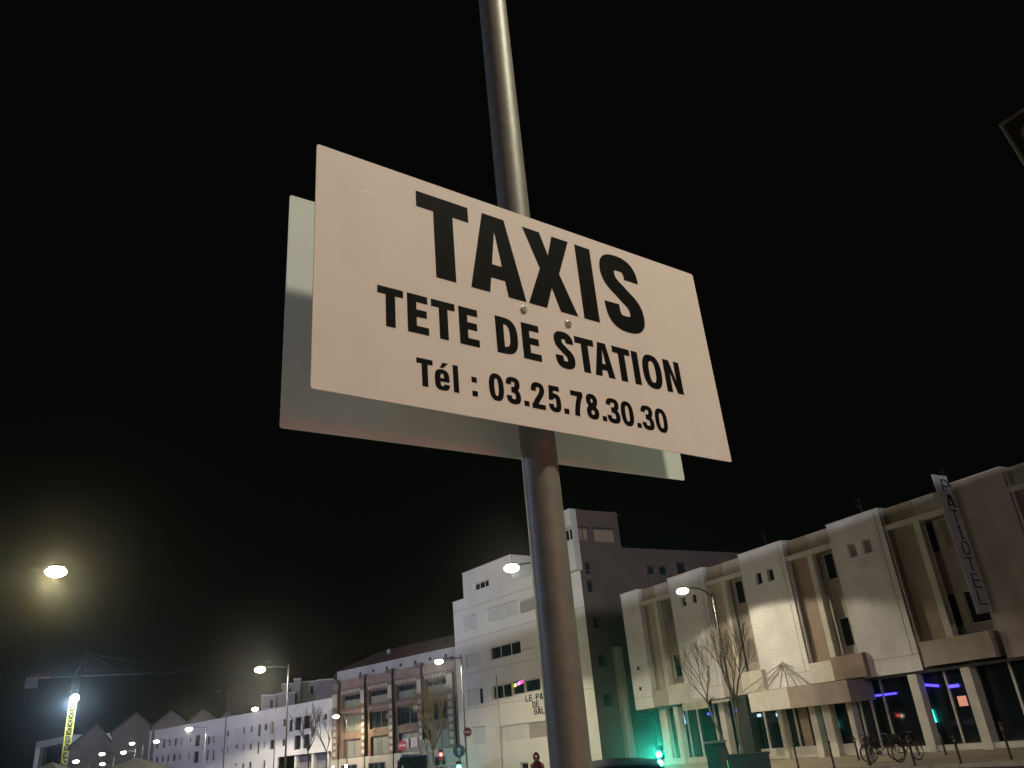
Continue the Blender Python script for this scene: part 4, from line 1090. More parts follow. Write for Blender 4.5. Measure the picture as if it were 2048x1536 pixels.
hh = mb.build('lantern_head', mat('lantern_paint', (.07, .065, .05), .55, .1, .15, 5), g, .012)
mb = MB()
for (a0, a1, b0, b1) in ((-.34, .34, -.50, -.46), (-.34, .34, .46, .50), (-.34, -.30, -.46, .46), (.30, .34, -.46, .46)):
    mb.hexa([cc + ex * a + ey * b + nz * z for z in (-.03, -.001) for a, b in ((a0, b0), (a1, b0), (a1, b1), (a0, b1))])
mb.build('rim', Mt['zinc'], hh)
mb = MB(); lc = cc - ey * .05; n = 20
for rr_, hh_ in ((.001, -.05), (.09, -.045), (.13, -.02), (.14, -.001)):
    for j_ in range(n): mb.v.append(lc + ex * rr_ * math.cos(2 * math.pi * j_ / n) + ey * rr_ * 1.4 * math.sin(2 * math.pi * j_ / n) + nz * hh_)
for i_ in range(3):
    for j_ in range(n): mb.f.append((i_ * n + j_, i_ * n + (j_ + 1) % n, (i_ + 1) * n + (j_ + 1) % n, (i_ + 1) * n + j_)); mb.sm.append(True)
mb.build('lens', Mt['e_off'], hh)

# ------------------------------------------------------------------ traffic lights and road signs
def signal(label, p, lit, which, D_h=.75, face=None):
    """post with a three aspect head; which = lit row"""
    g = empty('traffic_light', (p.x, p.y, -.12), label, 'traffic light')
    MB().tube([(p.x, p.y, -.12), (p.x, p.y, p.z + .25)], .045, 10).build('post', Mt['steel'], g)
    f = -Vector((p.x, p.y, 0)).normalized(); s_ = Vector((-f.y, f.x, 0))
    r_ = .09
    c = Vector((p.x, p.y, p.z)) + f * .12
    mb = MB(); mb.hexa([c + s_ * a + f * b + Vector((0, 0, z)) for z in (-.28 * D_h / .75, .36 * D_h / .75) for a, b in ((-.11, -.08), (.11, -.08), (.11, .06), (-.11, .06))])
    hd = mb.build('signal_head', Mt['dark'], g, .015)
    for k in range(2):
        z = -.10 + .22 * k
        mb = MB(); n = 16
        cc_ = c + f * .062 + Vector((0, 0, z))
        mb.poly([cc_ + s_ * (.085 * math.cos(2 * math.pi * j / n)) + Vector((0, 0, .085 * math.sin(2 * math.pi * j / n))) for j in range(n)])
        mb.build('lens', Mt[lit] if k in which else Mt['dark'], hd)
    return c + f * .2
c = signal('low traffic light glowing bright green beside the car roof', at(1319, 1518, 25), 'e_green', (0, 1))
lamp('green_signal_light', c, 3200, (.03, 1, .65), 34, -Vector((c.x, c.y, c.z - 1.6)), .08, .5)
c = signal('green traffic light at the bottom edge below the no entry disc', at(918, 1540, 38), 'e_green', (0, 1))
lamp('green_signal_light', c, 900, (.03, 1, .6), 50, -Vector((c.x, c.y, c.z - 1.6)), .08, .5)
c = signal('pedestrian light glowing red in front of the brick warehouse', at(882, 1514, 45), 'e_red', (1,))
lamp('red_signal_light', c, 5, (1, .1, .08), None, None, .08)
def disc_sign(name, label, p, r_, base, bar, post=True, kind='bar'):
    g = empty(name, (p.x, p.y, -.12), label, 'road sign')
    f = -Vector((p.x, p.y, 0)).normalized(); s_ = Vector((-f.y, f.x, 0)); Z = Vector((0, 0, 1))
    if post: MB().tube([(p.x, p.y, -.12), (p.x, p.y, p.z + r_)], .03, 8).build('post', Mt['steel'], g)
    c = Vector(p) + f * .10; mb = MB(); n = 28
    ring = [s_ * (r_ * math.cos(2 * math.pi * j / n)) + Z * (r_ * math.sin(2 * math.pi * j / n)) for j in range(n)]
    mb.poly([c + q for q in ring]); mb.poly([c - f * .02 + q for q in ring][::-1])
    for j in range(n): mb.quad(c + ring[j], c - f * .02 + ring[j], c - f * .02 + ring[(j + 1) % n], c + ring[(j + 1) % n])
    d = mb.build('sign_disc', base, g)
    if kind == 'bar': q = [(-.72, -.16), (.72, -.16), (.72, .16), (-.72, .16)]
    else: q = [(-.12, -.6), (.12, -.6), (.12, .05), (.38, .05), (0, .6), (-.38, .05), (-.12, .05)]
    mb = MB(); mb.poly([c + f * .004 + s_ * a * r_ + Z * b * r_ for a, b in q]); mb.build('symbol', bar, d)
    return g
pe = at(935, 1464, 57.6)
disc_sign('no_entry_sign', 'dark red no entry disc on the lamp post beside the white apartment building', pe, .28, Mt['red'], Mt['sheet'], post=False)
disc_sign('no_entry_sign', 'pinkish no entry disc in front of the brick warehouse windows', at(805, 1491, 66), .36, mat('sign_pink', (.25, .04, .10), .5), Mt['signwhite'])
disc_sign('direction_sign', 'blue round arrow sign at the right end of the brick warehouse', at(918, 1502, 48), .33, Mt['blue'], Mt['signwhite'], kind='arrow')
# pair of tall white flags
for k, (x, lb) in enumerate(((846, 'left of two tall white advertising flags before the warehouse'), (858, 'right of two tall white advertising flags before the warehouse'))):
    p = at(x, 1508, 56); g = empty('advertising_flag', (p.x, p.y, -.12), lb, 'flag', 'white advertising flags')
    tp = at(x - 2, 1480, 56).z
    MB().tube([(p.x - .18, p.y, -.12), (p.x - .18, p.y, tp + .1)], .03, 8).build('flag_pole', Mt['steel'], g)
    mb = MB(); n = 8
    for i in range(n):
        z0, z1 = tp - i * .28, tp - (i + 1) * .28
        y0, y1 = p.y + .04 * math.sin(i), p.y + .04 * math.sin(i + 1)
        wv0, wv1 = .26 + .04 * math.sin(i * 1.3), .26 + .04 * math.sin((i + 1) * 1.3)
        mb.hexa([(p.x - .15, y1, z1), (p.x - .15 + wv1, y1, z1), (p.x - .15 + wv1, y1 + .01, z1), (p.x - .15, y1 + .01, z1), (p.x - .15, y0, z0), (p.x - .15 + wv0, y0, z0), (p.x - .15 + wv0, y0 + .01, z0), (p.x - .15, y0 + .01, z0)])
    mb.build('cloth', mat('flag_cloth', (.55, .58, .62), .9, 0, .12, 3), g)

# ------------------------------------------------------------------ bollards
def bollard_at(p, h, lean, label, src=None):
    pass
bl = [((10.34, 36.79), 1.12, 'slim dark bollard in front of the glass left of the entrance steps'), ((10.97, 34.21), .95, 'slim dark bollard before the cyan lit window'), ((13.47, 38.5), .95, 'slim dark bollard just left of the bicycles'), ((12.1, 33.6), .95, 'slim dark bollard in front of the left bicycle'),
      ((12.59, 30.72), .95, 'slim dark bollard in front of the rightmost bicycle'), ((15.88, 38.02), .8, 'short bollard close to the pale bar column'), ((16.26, 36.36), .8, 'left of two bollards below the cyan lamp window'), ((13.71, 29.75), .85, 'right, nearer of two bollards below the cyan lamp window'), ((15.22, 29.41), 1.15, 'rightmost bollard, tallest, near the right edge')]
proto = None
for k, ((x, y), h, lb) in enumerate(bl):
    if proto is None:
        proto = empty('bollard', (0, 0, 0), lb, 'bollard', 'slim bollards along the hotel pavement')
        MB().lathe([(.055, 0), (.055, .03), (.042, .06), (.040, .90), (.05, .91), (.05, .96), (.035, 1.0), (.001, 1.02)], (0, 0, 0), 12).build('post', mat('bollard_brown', (.07, .045, .03), .55, .2, .2, 6), proto)
        MB().lathe([(.0425, .78), (.0435, .79), (.0435, .85), (.0425, .86)], (0, 0, 0), 12).build('band', Mt['greybox'], proto)
        o = proto
    else:
        o = copy_tree(proto); o['label'] = lb
    o.location = (x, y, 0.0); o.scale = (1, 1, h)

# ------------------------------------------------------------------ bicycles
def bicycle():
    g = empty('bicycle', (0, 0, 0), '', 'bicycle', 'bicycles parked at the hotel')
    def ringp(cx, r_, rr, n=28): return MB().tube([(cx + r_ * math.cos(2 * math.pi * i / n), 0, .34 + r_ * math.sin(2 * math.pi * i / n)) for i in range(n)], rr, 6, closed=True)
    for cx in (-.52, .52):
        wn = ringp(cx, .325, .022).build('wheel', Mt['rubber'], g)
        mb = ringp(cx, .30, .010)
        for i in range(12):
            a = 2 * math.pi * i / 12; mb.tube([(cx, 0, .34), (cx + .3 * math.cos(a), 0, .34 + .3 * math.sin(a))], .003, 3)
        mb.build('rim', Mt['chrome'], wn)
        mb = MB(); mb.tube([(cx + .36 * math.cos(a), 0, .34 + .36 * math.sin(a)) for a in [R(20 + 14 * i) for i in range(9)]], .02, 4); mb.build('mudguard', Mt['bike'], g)
    mb = MB()
    for a, b in (((-.52, 0, .34), (-.10, 0, .32)), ((-.10, 0, .32), (-.22, 0, .78)), ((-.52, 0, .34), (-.2, 0, .70)), ((-.10, 0, .32), (.36, 0, .72)), ((-.2, 0, .68), (.34, 0, .82)), ((.34, 0, .86), (.52, 0, .34))):
        mb.tube([a, b], .018, 6)
    mb.build('frame', Mt['bike'], g)
    MB().tube([(.33, 0, .84), (.31, 0, .98), (.30, .0, 1.0)], .014, 6).build('stem', Mt['chrome'], g)
    MB().tube([(.16, -.29, .98), (.26, -.22, 1.02), (.32, 0, 1.0), (.26, .22, 1.02), (.16, .29, .98)], .013, 6).build('handlebar', Mt['bike'], g)
    MB().tube([(-.22, 0, .76), (-.25, 0, .90)], .014, 6).build('seat_post', Mt['chrome'], g)
    MB().ball((-.27, 0, .93), .14, .075, .035).build('saddle', Mt['rubber'], g)
    mb = MB(); mb.tube([(-.10, -.08, .32), (-.10, .08, .32)], .012, 5); mb.tube([(-.10, .07, .32), (-.02, .07, .18)], .012, 5); mb.tube([(-.10, -.07, .32), (-.18, -.07, .46)], .012, 5); mb.lathe([(.09, -.005), (.09, .005)], (-.10, .05, .32), 14, 'y'); mb.build('crankset', Mt['chrome'], g)
    mb = MB(); 
    for k in range(5): mb.box(.42, .72, -.16 + .08 * k - .004, -.16 + .08 * k + .004, .74, .96)
    mb.box(.42, .72, -.17, .17, .72, .74); mb.build('basket', Mt['dark'], g)
    return g
bp_ = [(at(1742, 1508, 37.2), 62, 'left bicycle, seen end on beside the bar column foot'), (at(1766, 1508, 37.8), -12, 'middle bicycle, side on under the bar window'), (at(1816, 1506, 36.6), 28, 'right bicycle, its front wheel beside the pale bar column')]
bproto = bicycle()
for k, (p, rz, lb) in enumerate(bp_):
    o = bproto if k == 0 else copy_tree(bproto)
    o.location = (p.x, p.y, 0.002); o.rotation_euler = (0, 0, R(rz)); o['label'] = lb

# ------------------------------------------------------------------ bare trees
def bare_tree(label, base, trunk_top, levels, seed, mt, spread=.55, l0=1.6, r0=.09, ups=.25, limbs=4, cat='tree'):
    rd = random.Random(seed)
    g = empty('bare_tree', base, label, cat, 'bare winter trees')
    base = Vector(base); tt = Vector(trunk_top)
    mb = MB(); pts = [base + (tt - base) * t + Vector((rd.uniform(-.04, .04), rd.uniform(-.04, .04), 0)) * (0 < t < 1) for t in (0, .25, .5, .75, 1)]
    mb.tube(pts, r0, 8, r0 * .7); mb.build('trunk', mt, g)
    mb = MB()
    def grow(p, d, L, r_, lv):
        q = p; dd = d.copy(); pp = [p]
        for i in range(3):
            dd = (dd + Vector((rd.gauss(0, .13), rd.gauss(0, .13), rd.gauss(0, .10) + ups * .15))).normalized(); q = q + dd * L / 3; pp.append(q)
        mb.tube(pp, r_, 5, r_ * .6)
        if lv <= 0: return
        for i in range(rd.choice((2, 3, 3)) if lv > 1 else 3):
            a = rd.uniform(0, 2 * math.pi); ax = dd.orthogonal().normalized(); ax = Matrix.Rotation(a, 3, dd) @ ax
            nd = (dd + ax * rd.uniform(.35, .8) * spread * 1.6 + Vector((0, 0, ups))).normalized()
            st = pp[2] if i == 0 else q
            grow(st, nd, L * rd.uniform(.6, .82), r_ * .6, lv - 1)
    for i in range(limbs):
        a = 2 * math.pi * (i + rd.uniform(-.2, .2)) / limbs
        grow(tt, Vector((math.cos(a) * spread, math.sin(a) * spread, 1)).normalized(), l0, r0 * .62, levels)
    mb.build('branches', mt, g)
    return g
bA = at(1466, 1512, 37.0); bA.z = 0; tA = at(1415, 1405, 36.6)
bare_tree('bare young tree leaning left in front of the hotel entrance', bA, tA, 5, 3, Mt['bark'], .5, .98, .05, .25, 4)
bB = at(1486, 1512, 38.5); bB.z = 0; tB = at(1472, 1400, 38.5)
bare_tree('upright bare tree behind the curved arm lamp post at the hotel', bB, tB, 5, 12, Mt['bark'], .36, 1.15, .065, .35, 5)
bC = at(874, 1560, 52); bC.z = 0; tC = at(866, 1500, 52)
bare_tree('bare yellowish tree in front of the right part of the brick warehouse', bC, tC, 4, 5, Mt['barkl'], .38, 1.35, .09, .5, 6)
bD = at(618, 1550, 90); bD.z = 0; tD = at(616, 1502, 90)
bare_tree('faint bare tree in front of the undercroft of the long white building', bD, tD, 3, 8, Mt['bark'], .5, 1.8, .1, .3, 5)
bE = at(655, 1550, 95); bE.z = 0; tE = at(653, 1505, 95)
bare_tree('thin bare tree at the left edge of the brick warehouse', bE, tE, 3, 9, Mt['barkl'], .4, 1.7, .08, .4, 4)

# ------------------------------------------------------------------ shrubs
def shrub(label, p, rx, rz_, n, seed):
    rd = random.Random(seed)
    g = empty('shrub', (p.x, p.y, -.12), label, 'shrub', 'round clipped shrubs at the road')
    MB().tube([(p.x, p.y, -.12), (p.x, p.y, rz_)], .08, 6, .04).build('stem', Mt['bark'], g)
    mb = MB()
    for i in range(n):
        v = Vector((rd.gauss(0, 1), rd.gauss(0, 1), rd.gauss(0, 1))).normalized() * (rd.random() ** .25)
        k = 1 + .12 * math.sin(5 * v.x + seed) + .1 * math.sin(7 * v.z)
        c = Vector((p.x + v.x * rx * k, p.y + v.y * rx * k, rz_ + v.z * rz_ * k))
        a = Vector((rd.gauss(0, 1), rd.gauss(0, 1), rd.gauss(0, 1))).normalized(); b = a.orthogonal().normalized(); s_ = rd.uniform(.05, .1)
        mb.quad(c - a * s_, c - b * s_ * .6, c + a * s_, c + b * s_ * .6)
    mb.build('foliage', Mt['leaf'], g)
shrub('dark rounded shrub right of the small white post at the bottom edge', at(705, 1545, 44), 1.15, .66, 2600, 2)
shrub('lower dark shrub left of the other at the bottom edge', at(672, 1548, 46), .9, .52, 1800, 4)
shrub('dark shrub under the second warehouse bay at the bottom edge', at(768, 1541, 46), 1.0, .60, 2000, 6)

# small reflective posts and railing in the road
for k, (x, y, D, lb) in enumerate(((666, 1531, 46, 'small white marker post left of the shrubs'), (692, 1528, 43, 'small white marker post before the dark shrub'), (790, 1533, 46, 'white marker post below the pink no entry disc'), (805, 1530, 46, 'white marker post right of the other below the no entry disc'))):
    p = at(x, y, D); g = empty('marker_post', (p.x, p.y, -.12), lb, 'marker post', 'white marker posts')
    MB().lathe([(.05, 0), (.05, p.z - .05), (.001, p.z + .12)], (p.x, p.y, -.12), 10).build('post', Mt['signwhite'], g)
    MB().lathe([(.052, 0), (.055, .02), (.055, .14), (.052, .16)], (p.x, p.y, p.z - .2), 10).build('reflector', Mt['e_lampw'] if k < 2 else Mt['signwhite'], g)  # bands of the first two posts glow themselves in place of reflecting
ra, rb = at(868, 1534, 42), at(928, 1525, 42)
g = empty('railing', (ra.x, ra.y, -.12), 'low white railing glowing green by the traffic light at the bottom edge', 'railing')
MB().tube([ra, rb], .03, 8).build('top_rail', Mt['signwhite'], g)
MB().tube([ra - Vector((0, 0, .4)), rb - Vector((0, 0, .4))], .02, 8).build('lower_rail', Mt['signwhite'], g)
for i in range(7):
    p = ra.lerp(rb, i / 6); MB().tube([(p.x, p.y, -.12), (p.x, p.y, p.z)], .022, 8).build('railing_post', Mt['signwhite'], g)

# ------------------------------------------------------------------ cabinets in front of the hotel
def cabinet(name, label, x0, x1, yt, D, depth, mt, side_mt, cap_mt, az=0):
    a, b = at(x0, yt + 2, D), at(x1, yt - 2, D)
    zt = (a.z + b.z) / 2
    s_ = Vector((b.x - a.x, b.y - a.y, 0)); L = s_.length; s_.normalize(); f = Vector((-s_.y, s_.x, 0))
    a0 = Vector((a.x, a.y, -.12))
    g = empty(name, a0, label, 'cabinet')
    mb = MB(); mb.hexa([a0 + s_ * u + f * v + Vector((0, 0, z)) for z in (.08, zt + .12 - .05) for u, v in ((0, 0), (L, 0), (L, depth), (0, depth))]); bd = mb.build('body', mt, g, .01)
    mb = MB(); mb.hexa([a0 + s_ * u + f * v + Vector((0, 0, z)) for z in (0, .08) for u, v in ((.04, .04), (L - .04, .04), (L - .04, depth - .04), (.04, depth - .04))]); mb.build('base', Mt['concrete'], g)
    mb = MB(); mb.hexa([a0 + s_ * u + f * v + Vector((0, 0, z)) for z in (zt + .07, zt + .12) for u, v in ((-.03, -.03), (L + .03, -.03), (L + .03, depth + .03), (-.03, depth + .03))]); mb.build('cap', cap_mt, g, .01)
    return g, a0, s_, f, L, zt, bd
g, a0, s_, f, L, zt, bd = cabinet('advertising_kiosk', 'upright dark cabinet with a red side strip in front of the hotel windows', 1408, 1450, 1482, 20, .5, Mt['kiosk'], None, Mt['cream'])
mb = MB(); mb.hexa([a0 + s_ * u + f * v + Vector((0, 0, z)) for z in (.2, zt) for u, v in ((L * .62, -.012), (L * .97, -.012), (L * .97, -.001), (L * .62, -.001))]); mb.build('red_panel', Mt['kioskred'], g)
g, a0, s_, f, L, zt, bd = cabinet('utility_cabinet', 'wide low grey cabinet with a green edge right of the dark kiosk', 1450, 1537, 1507, 20, .6, Mt['greybox'], None, Mt['greybox'])
mb = MB(); mb.hexa([a0 + s_ * u + f * v + Vector((0, 0, z)) for z in (zt - .22, zt + .02) for u, v in ((.005, -.012), (.03, -.012), (.03, -.001), (.005, -.001))]); mb.build('green_strip', emis('green_strip', (.1, .8, .3), 1.0), g)  # glowing strip puts the green light onto the cabinet edge

# ------------------------------------------------------------------ tents bottom left
for k, (pk, hw, D, lb) in enumerate((((104, 1524), 3.4, 62, 'white pyramid tent roof at the bottom left edge'), ((275, 1515), 4.2, 66, 'white slanting tent roof under the beige block'))):
    P = at(*pk, D); g = empty('market_tent', (P.x, P.y, -.12), lb, 'tent', 'white tents at the bottom left')
    ze = P.z - 1.3; cs = [Vector((P.x + a * hw, P.y + b * hw, ze)) for a, b in ((-1, -1), (1, -1), (1, 1), (-1, 1))]
    mb = MB()
    for i in range(4):
        A, B = cs[i], cs[(i + 1) % 4]; mA = A.lerp(P, .55) - Vector((0, 0, .22)); mB = B.lerp(P, .55) - Vector((0, 0, .22))
        mb.quad(A, B, mB, mA); mb.poly([mA, mB, P]); dz = Vector((0, 0, .3)); mb.quad(A - dz, B - dz, B, A)
    mb.build('canopy', Mt['tent'], g)
    for cpt in cs: MB().tube([(cpt.x, cpt.y, -.12), cpt], .04, 6).build('leg', Mt['signwhite'], g)

# ------------------------------------------------------------------ parked car
CP = at(1222, 1520, 12.2)
car = empty('parked_car', (CP.x, CP.y, -.12), 'dark blue car whose rounded roof shows right of the sign post at the bottom edge', 'car')
def cl_(x, z, w_): return (x, z, w_)
# body sections along the length (y), each: half width, sill z, belt z, roof half width, roof z
secs = [(-2.05, .70, .35, .62, .0, .0), (-1.95, .80, .25, .78, .0, .0), (-1.3, .86, .2, .93, .0, .0), (-.75, .87, .2, .98, .0, .0), (0, .88, .2, 1.0, .0, .0), (.9, .88, .2, .98, .0, .0), (1.7, .85, .22, .95, .0, .0), (2.0, .78, .3, .85, .0, .0), (2.06, .66, .4, .70, .0, .0)]
mb = MB(); rings = []
for (y, hw, z0, z1, _, _) in secs:
    pts = [(-hw * .9, z0), (-hw, z0 + .12), (-hw, (z0 + z1) / 2), (-hw * .96, z1 - .06), (-hw * .84, z1), (0, z1 + .02), (hw * .84, z1), (hw * .96, z1 - .06), (hw, (z0 + z1) / 2), (hw, z0 + .12), (hw * .9, z0)]
    rings.append(len(mb.v)); mb.v += [Vector((CP.x + x, CP.y + y, z - .12)) for x, z in pts]
n = 11
for a, b in zip(rings, rings[1:]):
    for j in range(n): mb.f.append((a + j, a + (j + 1) % n, b + (j + 1) % n, b + j)); mb.sm.append(True)
mb.f.append(tuple(rings[0] + j for j in range(n))); mb.sm.append(False); mb.f.append(tuple(rings[-1] + j for j in range(n))[::-1]); mb.sm.append(False)
body = mb.build('body', Mt['carpaint'], car)
RZ = CP.z + .12 + .02
def gh_(y, hw, z): return [Vector((CP.x + x, CP.y + y, z - .12)) for x in (-hw, -hw * .5, 0, hw * .5, hw)]
mb = MB()
gr = [(-1.25, .74, .96), (-.62, .60, RZ - .08), (-.1, .60, RZ), (.6, .59, RZ - .01), (1.15, .57, RZ - .09), (1.8, .68, .96)]
rows = []
for i, (y, hw, z) in enumerate(gr):
    r0 = len(mb.v); crown = .035 if 0 < i < 5 else .01
    mb.v += [Vector((CP.x + hw * q, CP.y + y, z - .12 - crown * 1.6 * q * q)) for q in (-1, -.85, -.5, 0, .5, .85, 1)]
    rows.append(r0)
for a, b in ((0, 1), (4, 5)):
    pass
roofm = MB(); roofm.v = list(mb.v)
for i in range(1, 4):
    for j in range(6): roofm.f.append((rows[i] + j, rows[i] + j + 1, rows[i + 1] + j + 1, rows[i + 1] + j)); roofm.sm.append(True)
roofm.build('roof', Mt['carpaint'], car)
for (i, nm) in ((0, 'rear_window'), (4, 'windscreen')):
    m2 = MB(); m2.v = list(mb.v)
    for j in range(6): m2.f.append((rows[i] + j, rows[i] + j + 1, rows[i + 1] + j + 1, rows[i + 1] + j)); m2.sm.append(True)
    m2.build(nm, Mt['carglass'], car)
for sx in (-1, 1):
    m2 = MB(); low = [Vector((CP.x + sx * .82, CP.y + y, .94 - .12)) for y in (-1.25, -.62, -.1, .6, 1.15, 1.8)]
    topv = [mb.v[r0 + (0 if sx < 0 else 6)] for r0 in rows]
    for i in range(5): m2.quad(low[i], low[i + 1], topv[i + 1], topv[i])
    m2.build('side_window', Mt['carglass'], car)
    MB().ball((CP.x + sx * .93, CP.y + 1.0, .88), .09, .06, .07).build('mirror', Mt['carpaint'], car)
    for yy in (-1.3, 1.32):
        wl = MB().lathe([(.20, -.09), (.31, -.09), (.32, -.05), (.32, .05), (.31, .09), (.20, .09)], (CP.x + sx * .80, CP.y + yy, .20), 24, 'x').build('wheel', Mt['rubber'], car)
        MB().lathe([(.001, -.07), (.19, -.08), (.2, 0), (.19, .08), (.001, .07)], (CP.x + sx * .80, CP.y + yy, .20), 16, 'x').build('rim', Mt['chrome'], wl)
    MB().ball((CP.x + sx * .62, CP.y - 2.0, .56), .14, .06, .07).build('tail_light', Mt['red'], car)
    MB().ball((CP.x + sx * .60, CP.y + 2.0, .52), .14, .06, .08).build('headlight', Mt['chrome'], car)

# dark van far off between the shrubs and the flags
VP = at(832, 1515, 52)
van = empty('parked_van', (VP.x, VP.y, -.12), 'dark blue van with one bright headlight in front of the brick warehouse', 'van')
prof = [(-2.3, .35), (-2.35, .9), (-2.2, 1.15), (-1.55, 1.3), (-.85, 1.95), (-.5, 2.05), (2.3, 2.05), (2.42, 1.9), (2.45, .4)]
mb = MB(); L_ = []
for sx in (-1, 1):
    L_.append(len(mb.v)); mb.v += [Vector((VP.x + sx * (.88 if z < 1.5 else .80), VP.y + y, z - .12)) for y, z in prof]
n = len(prof)
for j in range(n): mb.f.append((L_[0] + j, L_[0] + (j + 1) % n, L_[1] + (j + 1) % n, L_[1] + j)); mb.sm.append(False)
mb.f.append(tuple(L_[0] + j for j in range(n))); mb.sm.append(False); mb.f.append(tuple(L_[1] + j for j in range(n))[::-1]); mb.sm.append(False)
mb.build('body', Mt['carpaint'], van, .05)
mb = MB(); mb.quad((VP.x - .72, VP.y - 1.52, 1.22), (VP.x + .72, VP.y - 1.52, 1.22), (VP.x + .68, VP.y - .92, 1.78), (VP.x - .68, VP.y - .92, 1.78)); mb.build('windscreen', Mt['carglass'], van)
for sx in (-1, 1):
    MB().ball((VP.x + sx * .66, VP.y - 2.33, .62), .14, .05, .10).build('headlight', Mt['e_lampw' if sx < 0 else 'chrome'], van)
    for yy in (-1.5, 1.6): MB().lathe([(.2, -.1), (.32, -.1), (.33, 0), (.32, .1), (.2, .1)], (VP.x + sx * .80, VP.y + yy, .21), 18, 'x').build('wheel', Mt['rubber'], van)
# ------------------------------------------------------------------ person in a dark red hooded coat
PP = at(1072, 1509, 31)
hgt = PP.z + .12
ps = empty('person', (PP.x, PP.y, -.12), 'person in a dark red hooded coat left of the sign post at the bottom edge', 'person')
S_ = hgt / 1.70
js = {'pel': (0, 0, .93), 'che': (0, 0, 1.25), 'nek': (0, 0, 1.45), 'hed': (0, -.01, 1.60), 'shl': (-.17, 0, 1.38), 'shr': (.17, 0, 1.38), 'ell': (-.22, .0, 1.12), 'elr': (.23, -.02, 1.12), 'wrl': (-.20, -.10, .90), 'wrr': (.20, -.10, .90), 'hal': (-.19, -.13, .82), 'har': (.19, -.13, .82),
      'hil': (-.09, 0, .90), 'hir': (.09, 0, .90), 'knl': (-.10, -.03, .50), 'knr': (.11, .02, .50), 'anl': (-.10, .02, .09), 'anr': (.12, .08, .09), 'tol': (-.11, -.12, .03), 'tor': (.13, -.06, .03)}
rdz = {'pel': .13, 'che': .14, 'nek': .055, 'hed': .095, 'shl': .07, 'shr': .07, 'ell': .045, 'elr': .045, 'wrl': .03, 'wrr': .03, 'hal': .035, 'har': .035, 'hil': .10, 'hir': .10, 'knl': .06, 'knr': .06, 'anl': .042, 'anr': .042, 'tol': .035, 'tor': .035}
ed = [('pel', 'che'), ('che', 'nek'), ('nek', 'hed'), ('che', 'shl'), ('che', 'shr'), ('shl', 'ell'), ('shr', 'elr'), ('ell', 'wrl'), ('elr', 'wrr'), ('wrl', 'hal'), ('wrr', 'har'), ('pel', 'hil'), ('pel', 'hir'), ('hil', 'knl'), ('hir', 'knr'), ('knl', 'anl'), ('knr', 'anr'), ('anl', 'tol'), ('anr', 'tor')]
ks = list(js)
me = bpy.data.meshes.new('body'); me.from_pydata([Vector(js[k]) * S_ for k in ks], [(ks.index(a), ks.index(b)) for a, b in ed], [])
bo = bpy.data.objects.new('body', me); C.objects.link(bo); bo.parent = ps
me.materials.append(Mt['skin'])
sk = bo.modifiers.new('skin', 'SKIN'); sk.use_smooth_shade = True
for i, k in enumerate(ks): me.skin_vertices[0].data[i].radius = (rdz[k] * S_, rdz[k] * S_)
me.skin_vertices[0].data[0].use_root = True
bo.modifiers.new('sub', 'SUBSURF').levels = 1
# face details
mb = MB(); hc = Vector((PP.x, PP.y, -.12)) + Vector((0, -.01, 1.60)) * S_
mb.ball(hc + Vector((0, -.085, -.005)) * S_, .062 * S_, .035 * S_, .085 * S_)
mb.ball(hc + Vector((0, -.125, -.01)) * S_, .012 * S_, .016 * S_, .022 * S_)
mb.build('face', Mt['skin'], bo)
mb = MB()
for sx in (-1, 1): mb.ball(hc + Vector((sx * .026, -.117, .015)) * S_, .009 * S_, .006 * S_, .006 * S_)
mb.ball(hc + Vector((0, -.112, -.045)) * S_, .02 * S_, .008 * S_, .005 * S_); mb.build('eyes_and_mouth', Mt['coat'], bo)
o3 = Vector((PP.x, PP.y, -.12))
mb = MB(); n = 20
prof = [(.24, .16, .48), (.23, .155, .7), (.205, .14, .95), (.20, .14, 1.15), (.215, .145, 1.30), (.19, .13, 1.40), (.11, .10, 1.46), (.07, .07, 1.48)]
for (rx, ry, z) in prof:
    for j in range(n): a = 2 * math.pi * j / n; mb.v.append(o3 + Vector((rx * math.cos(a), ry * math.sin(a), z)) * S_)
for i in range(len(prof) - 1):
    for j in range(n): mb.f.append((i * n + j, i * n + (j + 1) % n, (i + 1) * n + (j + 1) % n, (i + 1) * n + j)); mb.sm.append(True)
for a, b, c_ in (('shl', 'ell', 'wrl'), ('shr', 'elr', 'wrr')):
    mb.tube([o3 + Vector(js[k]) * S_ for k in (a, b, c_)], .085 * S_, 10, .055 * S_)
mb.build('coat', Mt['coat'], ps)
mb = MB(); m_ = 9
for i in range(m_ + 1):      # hood: shell open to the front
    t = math.pi * i / m_
    for j in range(n):
        a = R(-58) + (2 * math.pi - R(64)) * j / (n - 1)
        mb.v.append(hc + Vector((.135 * math.sin(t) * math.cos(a), .135 * math.sin(t) * math.sin(a) + .01, .02 + .17 * math.cos(t))) * S_)
for i in range(m_):
    for j in range(n - 1): mb.f.append((i * n + j, (i + 1) * n + j, (i + 1) * n + j + 1, i * n + j + 1)); mb.sm.append(True)
mb.build('hood', Mt['coat'], ps)
for sx, hp, kn, an in ((-1, 'hil', 'knl', 'anl'), (1, 'hir', 'knr', 'anr')):
    MB().tube([o3 + Vector(js[k]) * S_ for k in (hp, kn, an)], .115 * S_, 12, .062 * S_).build('trouser_leg', Mt['trouser'], ps)

# ------------------------------------------------------------------ things behind the camera that light the place
# lamp over the taxi rank (right of the camera, out of frame)
street_lamp('tall street lamp over the taxi rank beside the photographer', Vector((2.85, .30, 7.05)), (4.6, .3), 7.2, lens='e_lampw', sz=.25, watts=860, col=(1, .93, .68), size=176)
